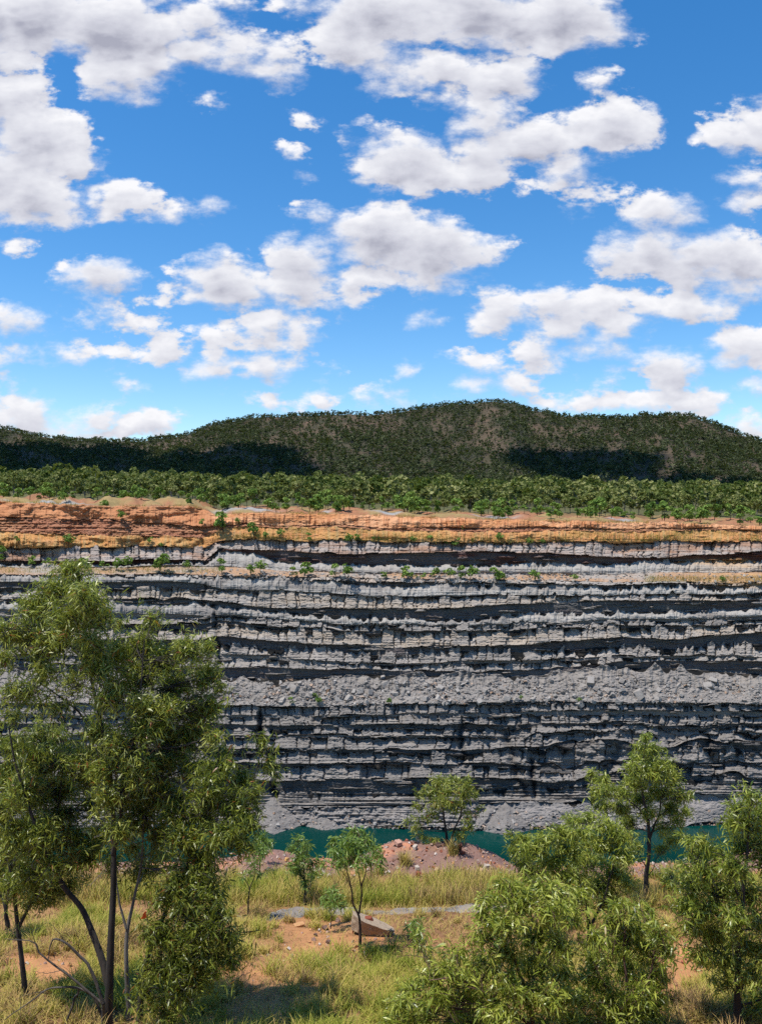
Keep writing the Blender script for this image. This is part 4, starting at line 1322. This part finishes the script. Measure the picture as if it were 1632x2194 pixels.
    tree('slim pale grey-barked sapling beside the thick dark trunk at left', 12.3,
         [([(276, 2245), (275, 2180), (271, 2080), (272, 2000), (282, 1950), (296, 1890), (305, 1830), (310, 1740), (318, 1640)], .046, .008),
          ([(271, 1990), (258, 1940), (250, 1880), (246, 1800)], .022, .006)],
         [(320, 1625, 46, 32, .1, .7), (290, 1680, 46, 32, .1, .6), (345, 1690, 46, 34, .1), (375, 1700, 50, 34), (300, 1720, 50, 36), (350, 1780, 50, 34), (310, 1850, 44, 30), (260, 1760, 46, 36), (240, 1840, 40, 30, .1, .6), (395, 1850, 50, 26), (310, 1750, 40, 30, .1, .6), (285, 1810, 34, 28, .1, .4), (330, 1820, 34, 28, .1, .5),
          (220, 1770, 30, 26, .1, .4)],
         M_LEAF_OLIVE, M_BARK_GREY, 2.8, .12, 13, 'eucalypt_sapling', tint0=.36)
    tree('spreading tree cut by the left edge with drooping lower branches', 12.9,
         [([(60, 2190), (52, 2100), (40, 1990), (28, 1880), (14, 1760), (2, 1650), (-10, 1560)], .05, .01),
          ([(40, 1990), (80, 1900), (110, 1800), (130, 1700), (135, 1620)], .03, .007)],
         [(100, 1570, 60, 26), (40, 1590, 46, 30), (150, 1610, 52, 30), (90, 1630, 60, 34), (20, 1650, 46, 36), (185, 1650, 46, 34), (130, 1680, 56, 36), (60, 1700, 56, 36),
          (200, 1710, 36, 32), (10, 1730, 46, 36), (120, 1740, 56, 34), (50, 1770, 56, 34), (160, 1780, 46, 32, 0, .7), (90, 1810, 56, 32), (20, 1820, 46, 34), (130, 1850, 46, 26, 0, .8),
          (70, 1870, 50, 28), (20, 1890, 34, 26), (110, 1900, 40, 22, 0, .7), (150, 1890, 34, 24, 0, .6), (180, 1830, 40, 28), (40, 1850, 50, 28), (210, 1790, 36, 28), (75, 1920, 50, 20, 0, .6), (50, 1680, 44, 30, -.8), (90, 1770, 44, 28, -.9), (40, 1790, 40, 28, -.8), (70, 1610, 40, 26, -.8), (110, 1850, 40, 24, -.9, .7)],
         M_LEAF_OLIVE, M_BARK, 3.2, .110, 14, 'eucalypt_tree', tint0=.40)
    tree('small thin-trunked tree at the left edge behind the big tree', 17.5,
         [([(18, 2020), (14, 1975), (8, 1935), (-4, 1905), (-18, 1860)], .06, .02)],
         [(-10, 1850, 50, 30), (30, 1880, 40, 22), (-30, 1800, 50, 40)], M_LEAF_OLIVE, M_BARK, 2.2, .13, 15, 'eucalypt_sapling', tint0=.35)
    # saplings in the middle
    tree('forked sapling with reddish stems in front of the slab rock', None,
         [([(771, 2040), (771, 2000), (770, 1975), (768, 1957), (758, 1936), (754, 1905), (748, 1880), (738, 1850), (730, 1825)], .032, .007),
          ([(769, 1957), (774, 1925), (774, 1900), (767, 1872), (764, 1840), (763, 1805)], .022, .006),
          ([(774, 1900), (783, 1872), (784, 1850), (790, 1825)], .014, .005),
          ([(756, 1915), (748, 1895), (735, 1870), (715, 1850)], .010, .004)],
         [(765, 1782, 26, 14), (745, 1800, 32, 16), (785, 1798, 28, 16), (765, 1815, 40, 16), (715, 1800, 15, 12), (728, 1822, 26, 14), (805, 1812, 18, 16), (740, 1838, 34, 12),
          (785, 1838, 30, 12), (815, 1832, 14, 14, 0, .6), (815, 1855, 12, 12, 0, .5), (695, 1845, 10, 10, 0, .4), (720, 1848, 14, 10, 0, .6)],
         M_LEAF_PALE, M_BARK_RED, 2.6, .15, 21, 'eucalypt_sapling', tint0=.5, droop=.4, twig=.35)
    tree('single-stemmed sapling standing in tall grass left of the forked sapling', None,
         [([(652, 1940), (654, 1900), (652, 1870), (648, 1845), (642, 1815)], .030, .007)],
         [(640, 1798, 20, 10), (652, 1812, 22, 12), (625, 1812, 13, 10), (640, 1832, 28, 14), (668, 1842, 22, 14), (640, 1862, 26, 14), (670, 1868, 20, 12), (625, 1850, 16, 14, 0, .7), (650, 1888, 20, 12, 0, .6)],
         M_LEAF_PALE, M_BARK, 2.3, .14, 22, 'eucalypt_sapling', tint0=.45, twig=.35)
    tree('small round-topped seedling tree by the grey gravel ridge', None,
         [([(708, 1990), (709, 1965), (711, 1940), (712, 1915)], .014, .004), ([(709, 1968), (720, 1948), (726, 1930)], .009, .004)],
         [(712, 1902, 17, 9), (700, 1916, 20, 11), (725, 1918, 17, 11), (706, 1932, 24, 10), (726, 1936, 18, 8)],
         M_LEAF_PALE, M_BARK_RED, 2.4, .13, 23, 'eucalypt_sapling', tint0=.5, twig=.3)
    tree('thin sparse sapling with bare lower stem right of the leaning tree', None,
         [([(532, 1965), (533, 1930), (537, 1900), (545, 1880), (548, 1850)], .024, .005), ([(536, 1905), (526, 1885), (520, 1865)], .010, .004)],
         [(548, 1845, 24, 12, 0, .6), (530, 1862, 22, 12, 0, .5), (555, 1872, 16, 12, 0, .5), (518, 1880, 14, 10, 0, .4)],
         M_LEAF_PALE, M_BARK, 1.7, .13, 24, 'eucalypt_sapling', tint0=.4, twig=.35)
    tree('leafy little tree at the left end of the mound against the water', 23.2,
         [([(556, 1870), (558, 1840), (560, 1815)], .03, .008)],
         [(560, 1795, 22, 12), (575, 1806, 18, 10), (548, 1812, 20, 12), (565, 1822, 20, 10), (540, 1830, 14, 10, 0, .7)],
         M_LEAF_PALE, M_BARK, 2.3, .15, 25, 'eucalypt_sapling', tint0=.4, twig=.35)
    tree('airy two-stemmed tree on the crest of the red-brown mound', 25.2,
         [([(957, 1812), (957, 1795), (955, 1768), (949, 1738), (941, 1712), (938, 1688)], .055, .012),
          ([(965, 1806), (972, 1780), (984, 1752), (990, 1725), (994, 1695)], .040, .010), ([(955, 1770), (970, 1758, .2), (976, 1742, .3)], .015, .006)],
         [(938, 1672, 26, 14), (972, 1668, 24, 14), (1000, 1676, 20, 14), (925, 1692, 24, 14), (955, 1692, 32, 16), (990, 1698, 28, 16), (905, 1690, 16, 12, 0, .8), (1012, 1700, 14, 14, 0, .7),
          (940, 1716, 34, 16), (975, 1722, 28, 16), (892, 1722, 16, 10, 0, .7), (925, 1740, 22, 14, 0, .7), (905, 1752, 24, 14, 0, .5), (890, 1772, 22, 14, 0, .5), (1000, 1745, 18, 16, 0, .6),
          (1004, 1768, 20, 14, 0, .8), (985, 1785, 20, 10), (925, 1795, 22, 8), (905, 1790, 18, 8, 0, .6), (872, 1752, 10, 12, 0, .4), (1022, 1725, 12, 12, 0, .5)],
         M_LEAF_OLIVE, M_BARK, 2.2, .17, 26, 'eucalypt_tree', tint0=.5, twig=.45)
    # the right-hand group
    tree('tall slender tree at right, topmost of the group, bare trunk showing under its crown', None,
         [([(1384, 1935), (1383, 1905), (1384, 1860), (1388, 1800), (1384, 1755), (1376, 1710), (1371, 1665), (1378, 1620), (1384, 1585)], .075, .010),
          ([(1386, 1810), (1400, 1770), (1412, 1735), (1416, 1690), (1418, 1650)], .035, .008), ([(1384, 1860), (1372, 1838), (1362, 1815)], .018, .006),
          ([(1384, 1880), (1398, 1862), (1404, 1840)], .014, .005), ([(1382, 1745), (1340, 1710), (1300, 1680), (1275, 1660)], .022, .006)],
         [(1384, 1574, 18, 13), (1372, 1595, 22, 14), (1400, 1600, 24, 16), (1385, 1622, 42, 18), (1425, 1632, 24, 20), (1352, 1640, 28, 18), (1400, 1652, 44, 22), (1440, 1665, 26, 22),
          (1362, 1672, 36, 20), (1415, 1690, 40, 22), (1455, 1700, 26, 22), (1370, 1705, 36, 22), (1330, 1690, 26, 20), (1268, 1655, 22, 13), (1290, 1665, 18, 13), (1300, 1690, 24, 16),
          (1275, 1690, 20, 14), (1435, 1725, 30, 22), (1392, 1735, 36, 20, 0, .8), (1330, 1725, 34, 20), (1470, 1735, 16, 20, 0, .6), (1290, 1722, 28, 16), (1450, 1755, 22, 18, 0, .8), (1480, 1700, 12, 14, 0, .5),
          (1345, 1755, 30, 18), (1420, 1770, 28, 16, 0, .8), (1440, 1795, 22, 14), (1335, 1785, 28, 16), (1415, 1815, 26, 12), (1360, 1808, 22, 14)],
         M_LEAF_GREEN, M_BARK, 2.5, .125, 31, 'eucalypt_tree', tint0=.42, twig=.4)
    tree('broad leafy tree left of the slender trunk, its top against the water', 16.2,
         [([(1262, 2040), (1262, 1990), (1255, 1930), (1240, 1880), (1225, 1820), (1220, 1770)], .05, .01),
          ([(1262, 1990), (1290, 1930), (1310, 1870), (1320, 1810)], .03, .008), ([(1255, 1930), (1200, 1880), (1150, 1840)], .025, .007)],
         [(1228, 1752, 30, 14), (1262, 1745, 28, 16), (1295, 1760, 32, 20), (1200, 1775, 32, 16), (1330, 1785, 28, 20), (1245, 1778, 42, 18), (1165, 1792, 32, 16), (1120, 1790, 26, 15), (1090, 1785, 12, 10, 0, .7),
          (1285, 1800, 46, 22), (1215, 1810, 46, 20), (1140, 1815, 36, 18), (1100, 1815, 18, 14), (1335, 1825, 34, 22), (1180, 1838, 46, 20), (1255, 1838, 50, 24), (1120, 1845, 34, 18), (1315, 1860, 44, 26),
          (1225, 1870, 50, 24), (1150, 1868, 40, 18), (1280, 1895, 50, 26), (1345, 1885, 22, 22, 0, .7), (1235, 1910, 40, 20), (1310, 1925, 36, 22), (1210, 1940, 40, 20)],
         M_LEAF_GREEN, M_BARK, 3.0, .125, 32, 'eucalypt_tree', tint0=.46, twig=.42)
    tree('wide bushy tree in front at right with pale curved leaves', 11.3,
         [([(1142, 2268), (1140, 2190), (1128, 2120), (1102, 2060), (1092, 2000), (1090, 1950)], .042, .008),
          ([(1134, 2140), (1150, 2060, .2), (1160, 1990, .2), (1165, 1940, .2)], .026, .006), ([(1140, 2200), (1060, 2140, -.2), (980, 2100, -.3), (920, 2100, -.3)], .026, .006),
          ([(1102, 2060), (1060, 2000), (1040, 1960)], .018, .005)],
         [(1090, 1892, 44, 20), (1150, 1888, 46, 20), (1195, 1910, 40, 24), (1050, 1920, 38, 20), (1115, 1925, 56, 28), (1175, 1945, 52, 30), (1035, 1955, 34, 22), (1085, 1970, 56, 32), (1225, 1955, 30, 24),
          (1150, 1995, 56, 34), (1030, 2000, 30, 24, 0, .8), (1080, 2025, 56, 34), (1195, 2020, 46, 32), (1140, 2060, 56, 34), (1035, 2060, 50, 30), (1200, 2075, 46, 30), (975, 2075, 46, 26),
          (925, 2085, 42, 22), (1090, 2100, 60, 34), (1010, 2115, 56, 32), (940, 2125, 50, 28), (880, 2110, 38, 24), (1170, 2130, 50, 32), (855, 2145, 36, 24), (905, 2165, 52, 28), (985, 2170, 60, 30),
          (1070, 2165, 60, 32), (1150, 2185, 60, 30), (830, 2180, 26, 20, 0, .7), (890, 2005, 30, 22, .2, .5), (920, 2030, 30, 18, .2, .5), (980, 2030, 36, 24, .1, .7), (1210, 2130, 40, 30), (1215, 2190, 40, 26), (1000, 2195, 60, 26), (900, 2200, 60, 24), (1120, 2120, 50, 30), (1060, 2205, 60, 24)],
         M_LEAF_GREEN, M_BARK_RED, 2.7, .128, 33, 'eucalypt_tree', tint0=.50, twig=.42)
    tree('dense bushy tree in front right of the pale-leaved bush, with reddish stems', 11.6,
         [([(1345, 2262), (1346, 2180), (1342, 2100), (1336, 2040), (1340, 1980)], .034, .008),
          ([(1346, 2180), (1385, 2100), (1400, 2030), (1402, 1980)], .024, .006), ([(1345, 2190), (1300, 2120), (1270, 2060)], .024, .006)],
         [(1335, 1938, 38, 18), (1385, 1950, 36, 18), (1310, 1962, 36, 22), (1355, 1978, 46, 26), (1410, 1985, 34, 24), (1280, 2000, 34, 24), (1325, 2015, 50, 30), (1385, 2025, 46, 30), (1425, 2030, 26, 26),
          (1275, 2050, 40, 28), (1345, 2065, 52, 32), (1405, 2080, 40, 30), (1285, 2100, 50, 30), (1360, 2120, 54, 32), (1245, 2130, 40, 26), (1310, 2150, 56, 30), (1390, 2160, 46, 30), (1240, 2175, 46, 26),
          (1340, 2190, 56, 26), (1425, 2130, 22, 20, 0, .6)],
         M_LEAF_GREEN, M_BARK_RED, 2.8, .125, 34, 'eucalypt_tree', tint0=.46, twig=.42)
    tree('dark-trunked tree cut by the right edge with hanging foliage', 12.0,
         [([(1582, 2262), (1581, 2180), (1582, 2090), (1584, 2000), (1590, 1910), (1598, 1820), (1605, 1740)], .075, .010),
          ([(1582, 2130), (1605, 2080), (1630, 2045)], .03, .010), ([(1584, 2010), (1560, 1960), (1520, 1900), (1490, 1850)], .025, .006),
          ([(1588, 1930), (1560, 1880), (1545, 1830)], .02, .006), ([(1582, 2080), (1540, 2040), (1500, 2010)], .02, .006)],
         [(1610, 1698, 30, 18), (1580, 1722, 30, 20), (1630, 1735, 30, 24), (1600, 1755, 42, 26), (1565, 1760, 24, 20), (1625, 1795, 34, 28), (1588, 1800, 36, 26), (1640, 1840, 30, 30),
          (1478, 1795, 26, 14), (1505, 1800, 24, 16), (1490, 1825, 34, 18), (1535, 1825, 34, 20), (1575, 1850, 42, 28), (1510, 1855, 42, 24), (1460, 1850, 22, 14, 0, .6), (1480, 1890, 40, 26), (1540, 1895, 46, 30),
          (1600, 1905, 42, 32), (1465, 1930, 28, 28), (1510, 1940, 44, 32), (1570, 1955, 46, 32), (1625, 1965, 36, 36), (1480, 1975, 34, 26, 0, .8), (1530, 1995, 44, 26), (1590, 2015, 40, 30),
          (1630, 2030, 30, 34), (1500, 2030, 40, 20, 0, .8), (1550, 2050, 44, 22, 0, .8), (1610, 2080, 34, 28), (1640, 2120, 30, 34), (1555, 2100, 36, 20, 0, .6), (1620, 2150, 34, 26, 0, .7)],
         M_LEAF_GREEN, M_BARK, 2.9, .115, 35, 'eucalypt_tree', tint0=.36, twig=.45)
    tree('low fresh green shrub between the slab rock and the front bush', None,
         [([(892, 2015), (892, 1995), (888, 1978)], .012, .004)],
         [(888, 1972, 14, 8), (878, 1984, 16, 9), (900, 1986, 16, 9), (890, 1998, 18, 8)], M_LEAF_PALE, M_BARK_RED, 2.6, .13, 36, 'green_shrub', 'shrub', .25, tint0=.5)
    tree('small dark shrub on the slope behind the slender trunk at right', None,
         [([(1440, 1915), (1440, 1895), (1436, 1875)], .02, .006)],
         [(1436, 1868, 20, 10), (1422, 1880, 16, 9), (1452, 1884, 18, 10), (1438, 1894, 22, 8)], M_LEAF_OLIVE, M_BARK, 2.4, .14, 37, 'green_shrub', 'shrub', .3, tint0=.4)


trees()


# ------------------------------------------------------------------ dead branches, stones and small things
def dead_shrub():
    Y = 11.9
    base = on_ground(215, Y)
    bag = Bag()
    lines = [([(222, 2150), (200, 2085), (170, 2045), (140, 2020), (118, 2012), (108, 2030), (106, 2055)], .026, .006),
             ([(222, 2150), (150, 2090), (110, 2062), (85, 2040), (76, 2022), (42, 2014), (10, 2012)], .018, .004),
             ([(222, 2185), (200, 2135), (175, 2120), (135, 2115), (95, 2125), (55, 2155), (5, 2188)], .022, .006),
             ([(170, 2120), (158, 2150), (140, 2200), (132, 2240)], .020, .016),
             ([(85, 2040), (70, 2000), (90, 1985)], .006, .002), ([(42, 2014), (25, 1995), (12, 1990)], .004, .002),
             ([(140, 2020), (125, 1995), (100, 1975)], .006, .002), ([(95, 2125), (60, 2130), (30, 2145)], .006, .002),
             ([(170, 2045), (168, 2010), (160, 1985)], .006, .002), ([(130, 2078), (100, 2085), (72, 2080)], .006, .002)]
    for k, (pts, r0, r1) in enumerate(lines):
        W = np.array([px(a, b, Y - .15 + .05 * k) for a, b in pts])
        line = smooth_line(W, 26)
        line += (np.stack([fbm(np.linspace(0, 8, 26) + k * 5, np.zeros(26) + j, 360, 2) for j in range(3)], -1) - .5) * .03
        tube(bag, line, np.linspace(r0, r1, 26), 6)
    W0 = np.array([base - [0, 0, .1], px(222, 2150, Y - .15)])
    tube(bag, smooth_line([W0[0], W0.mean(0) + .02, W0[1]], 8), np.linspace(.035, .027, 8), 7)
    o = bag.build('dead_shrub', bark_mat('dead_wood', (0.02, 0.016, 0.013), (0.11, 0.095, 0.08)), None, True, base)
    o.location = base.tolist()
    tag(o, 'leafless dead shrub with arching bare branches at the lower left', 'dead shrub')


dead_shrub()


def stones():
    slabm = rock_mat('slab_stone', None, (0.33, 0.25, 0.175), 5.0, .5, .35, (0.20, 0.12, 0.07), .5)
    # the slab: a flat block with a ragged outline, tilted towards the viewer's right
    import bmesh
    out = np.array([(-.50, .26), (-.34, .33), (-.05, .30), (.22, .22), (.44, .02), (.47, -.12), (.30, -.22), (.02, -.27), (-.25, -.22), (-.44, -.05)])
    bm = bmesh.new()
    r = np.random.default_rng(5)
    top = [bm.verts.new((x, y, .13 + r.normal() * .008)) for x, y in out]
    botv = [bm.verts.new((x * .86 + r.normal() * .02, y * (.85 if y > 0 else .25), -.16 + r.normal() * .02)) for x, y in out]
    bm.faces.new(top)
    bm.faces.new(botv[::-1])
    for i in range(len(out)):
        j = (i + 1) % len(out)
        bm.faces.new((top[i], botv[i], botv[j], top[j]))
    bmesh.ops.triangulate(bm, faces=bm.faces[:])
    bmesh.ops.subdivide_edges(bm, edges=bm.edges[:], cuts=3, use_grid_fill=True)
    for v in bm.verts:
        c = v.co
        n = fbm(c.x * 6 + 3, c.y * 6 + c.z * 9, 370, 3) - .5
        v.co.x += n * .05; v.co.y += (fbm(c.x * 7, c.z * 14 + 5, 374, 3) - .5) * .06
        v.co.z += (fbm(c.x * 5, c.y * 5 + 9, 376, 3) - .5) * .035
    bmesh.ops.recalc_face_normals(bm, faces=bm.faces[:])
    me = bpy.data.meshes.new('slab_rock'); bm.to_mesh(me); bm.free()
    me.materials.append(slabm)
    o = bpy.data.objects.new('slab_rock', me)
    S.collection.objects.link(o)
    p = on_ground(796, ground_hit(796, 2004))
    o.location = (p[0], p[1], p[2] + .15)
    o.rotation_euler = (math.radians(-13), math.radians(16), math.radians(-8))
    tag(o, 'tilted flat-topped tan slab rock with a dark front face on bare soil', 'rock')
    red = rock_mat('red_stone', None, (0.25, 0.075, 0.045), 6.0, .5, .3, (0.15, 0.05, 0.03), .4)
    pink = rock_mat('pink_stone', None, (0.43, 0.25, 0.185), 6.0, .4, .2, (0.5, 0.25, 0.14), .3)
    pale = rock_mat('pale_stone', None, (0.43, 0.36, 0.30), 6.0, .4, .2, (0.4, 0.3, 0.22), .3)
    dark = rock_mat('brown_stone', None, (0.15, 0.09, 0.07), 6.0, .5, .3, (0.08, 0.05, 0.04), .4)
    items = [(790, ground_hit(790, 2000), .34, red, 'red-brown rock sitting on top of the slab rock', .31, (1, .7, .55)),
             (853, 24.9, .52, pink, 'largest pink stone on the crest at the left end of the mound', .12, (1, .8, .5)),
             (889, 24.7, .34, pale, 'pale stone half sunk in the mound crest right of the pink one', .08, (1, .8, .6)),
             (897, 25.3, .42, pale, 'flat cream stone on the skyline of the mound', .08, (1.2, .8, .35)),
             (938, 24.95, .46, dark, 'flat dark slab lying below the tree on the mound', .06, (1.2, .8, .35)),
             (985, 24.6, .42, red, 'upright brick-red rock on the right shoulder of the mound', .16, (.7, .7, 1.0)),
             (990, 24.4, .34, red, 'squat brick-red rock leaning below the upright red one', .05, (1, .8, .6)),
             (1030, 23.6, .34, dark, 'dark rock low on the right side of the mound', .05, (1, .8, .6)),
             (1042, 23.35, .40, pale, 'whitish rock at the lower right foot of the mound', .08, (1, .7, .8)),
             (1030, 23.0, .26, pink, 'small peach stone in the grass at the right foot of the mound', .05, (1, .8, .6)),
             (896, 22.9, .34, red, 'orange-red stone in grass at the foot of the mound', .08, (1, .9, .8)),
             (935, 23.2, .34, pink, 'brownish pink flat stone in the middle of the mound face', .05, (1.2, .8, .5)),
             (893, 23.4, .34, pale, 'grey-white stone low on the left of the mound face', .05, (1, .8, .8)),
             (560, 24.0, .22, pink, 'small pink stone on the left mound', .04, (1, .8, .6)),
             (615, 24.5, .26, rock_mat('ochre_stone', None, (.60, .34, .12), 6, .4), 'ochre stone on the right flank of the left mound', .06, (1, .8, .8)),
             (575, 23.6, .2, pale, 'small pale stone on the face of the left mound', .04, (1, .8, .6)),
             (1600, 24.9, .62, pink, 'broad pinkish stone at the pit edge by the right border', .12, (1.2, .8, .5)),
             (640, ground_hit(640, 1985), .36, rock_mat('tan_stone', None, (.46, .25, .12), 6, .4), 'low tan rock on the soil left of the seedling', .03, (1.5, .8, .4)),
             (697, ground_hit(697, 1992), .28, dark, 'dark red clod on the bare soil left of the slab', .04, (1.4, .8, .5)),
             (704, ground_hit(704, 2022), .20, dark, 'small black stone alone on the orange soil', .04, (1.2, .8, .6)),
             (676, ground_hit(676, 2005), .16, dark, 'smallest dark clod on the orange soil', .03, (1, .8, .6)),
             (684, ground_hit(684, 1996), .15, pale, 'little cream pebble beside the dark clod', .03, (1, .8, .6))]
    for k, (u, y, s, m, lab, dz, shp) in enumerate(items):
        me = rock_mesh('stone', 700 + k, shp, m)
        o = bpy.data.objects.new('stone', me)
        S.collection.objects.link(o)
        p = on_ground(u, y)
        o.location = (p[0], p[1], p[2] + dz)
        o.scale = (s * .5,) * 3
        o.rotation_euler = (r.normal() * .15, r.normal() * .15, r.random() * 6.28)
        tag(o, lab, 'stone')
    # small clods and gravel
    n = 7900
    y = np.concatenate([11 + 8 * r.random(2400), 22.8 + 2.8 * r.random(5500)])
    x = np.concatenate([r.uniform(-1, 1, 2400) * 8, r.uniform(-1, 1, 5500) * 12])
    keep = np.concatenate([r.random(2400) < np.clip(soil_mask(x[:2400], y[:2400]), .08, 1), np.ones(5500, bool)])
    x, y = x[keep], y[keep]
    N = len(x)
    base = np.array([[-1, -1, -.7], [1, -.9, -.7], [.8, 1, -.7], [-.9, .9, -.7], [-.7, -.6, .6], [.8, -.7, .5], [.6, .7, .7], [-.7, .5, .6]]) * .5
    fc = np.array([[0, 1, 5, 4], [1, 2, 6, 5], [2, 3, 7, 6], [3, 0, 4, 7], [4, 5, 6, 7]])
    sz = .02 + .085 * r.random(N) ** 4
    R, _ = np.linalg.qr(r.normal(size=(N, 3, 3)))
    P = np.einsum('nij,nkj->nki', R, base[None] * r.uniform(.6, 1.3, (N, 1, 3)) * sz[:, None, None])
    P = P + np.stack([x, y, ground_z(x, y) + sz * .2], -1)[:, None]
    pal = np.array([(.50, .25, .12), (.22, .11, .07), (.42, .30, .24), (.50, .42, .36), (.30, .10, .06), (.34, .22, .18)])
    C = pal[r.integers(0, 6, N)] * r.uniform(.7, 1.2, (N, 1))
    o = mesh('gravel', P.reshape(-1, 3), [(fc[None] + (np.arange(N) * 8)[:, None, None]).reshape(-1, 4)], [M_GROUND], None, False,
             [('rock_colour', 'FLOAT_COLOR', 'POINT', np.repeat(C, 8, 0))])
    tag(o, 'small clods and pebbles scattered on the soil and mound', 'gravel', kind='stuff')


stones()


def orange_leaf():
    m, t = new_mat('orange_scrap')
    p = t.n('ShaderNodeBsdfPrincipled', {'Base Color': (.85, .16, .03, 1), 'Roughness': .6})
    tr = t.n('ShaderNodeBsdfTranslucent', {'Color': (.9, .2, .03, 1)})
    t.n('ShaderNodeOutputMaterial', {0: t.n('ShaderNodeMixShader', {0: .4, 1: p.outputs[0], 2: tr.outputs[0]}).outputs[0]})
    c = px(309, 1963, 11.3)
    s = 11.3 / F
    out = np.array([(-7, -4), (-3, 0), (-2, 5), (2, 10), (4, 9), (3, 4), (5, 1), (4, -4), (0, -6), (-4, -5)]) * s
    n = len(out)
    V = np.concatenate([np.stack([out[:, 0], np.sin(out[:, 0] * 40) * .015, out[:, 1]], -1), np.stack([out[:, 0], np.sin(out[:, 0] * 40) * .015 + .004, out[:, 1]], -1)])
    i = np.arange(n); j = (i + 1) % n
    o = mesh('orange_leaf', V, [np.stack([i, j, j + n, i + n], -1), np.array([np.arange(n)]), np.array([np.arange(n)[::-1] + n])], [m])
    o.location = c.tolist()
    tag(o, 'single bright orange dead leaf caught in the dark foliage at left', 'leaf')


orange_leaf()


# ------------------------------------------------------------------ clouds overhead whose shadow lies on the hill
def overhead_clouds():
    m, t = new_mat('cloud_vapour')
    p = t.n('ShaderNodeBsdfDiffuse', {'Color': (.9, .9, .92, 1)})
    tr = t.n('ShaderNodeBsdfTranslucent', {'Color': (.9, .9, .92, 1)})
    t.n('ShaderNodeOutputMaterial', {0: t.n('ShaderNodeMixShader', {0: .5, 1: p.outputs[0], 2: tr.outputs[0]}).outputs[0]})
    # (u, t) on the hill under the cloud's middle, half length and half depth in metres
    spots = [(395, .30, 105, 150, 'long narrow cloud overhead shading the saddle of the hill'),
             (20, .45, 120, 220, 'broad cloud overhead shading the left end of the hill'),
             (1240, .40, 60, 90, 'small cloud overhead shading the middle gully of the hill'),
             (1590, .12, 90, 60, 'flat cloud overhead shading the right foot of the hill')]
    for k, (u, tt, ax, ay, lab) in enumerate(spots):
        g = hill_point(np.array(float(u)), np.array(float(tt)))
        alt = 1500.0
        c = g + SUN_DIR * ((alt - g[2]) / SUN_DIR[2])
        th, ph = np.meshgrid(np.linspace(0, np.pi, 80), np.linspace(0, 2 * np.pi, 260))
        dx, dy, dz = np.sin(th) * np.cos(ph), np.sin(th) * np.sin(ph), np.cos(th)
        rr = .55 + 1.0 * fbm(dx * 2.4 + 5 + k, dy * 2.4 + dz * 1.5 + 5, 380, 6, .66)
        V = np.stack([dx * rr * ax, dy * rr * ay, np.maximum(dz * rr * 45, -18)], -1)
        o = mesh('cloud', V, [grid_faces(260, 80)], [m], None, True)
        o.location = c.tolist()
        tag(o, lab, 'cloud')


overhead_clouds()
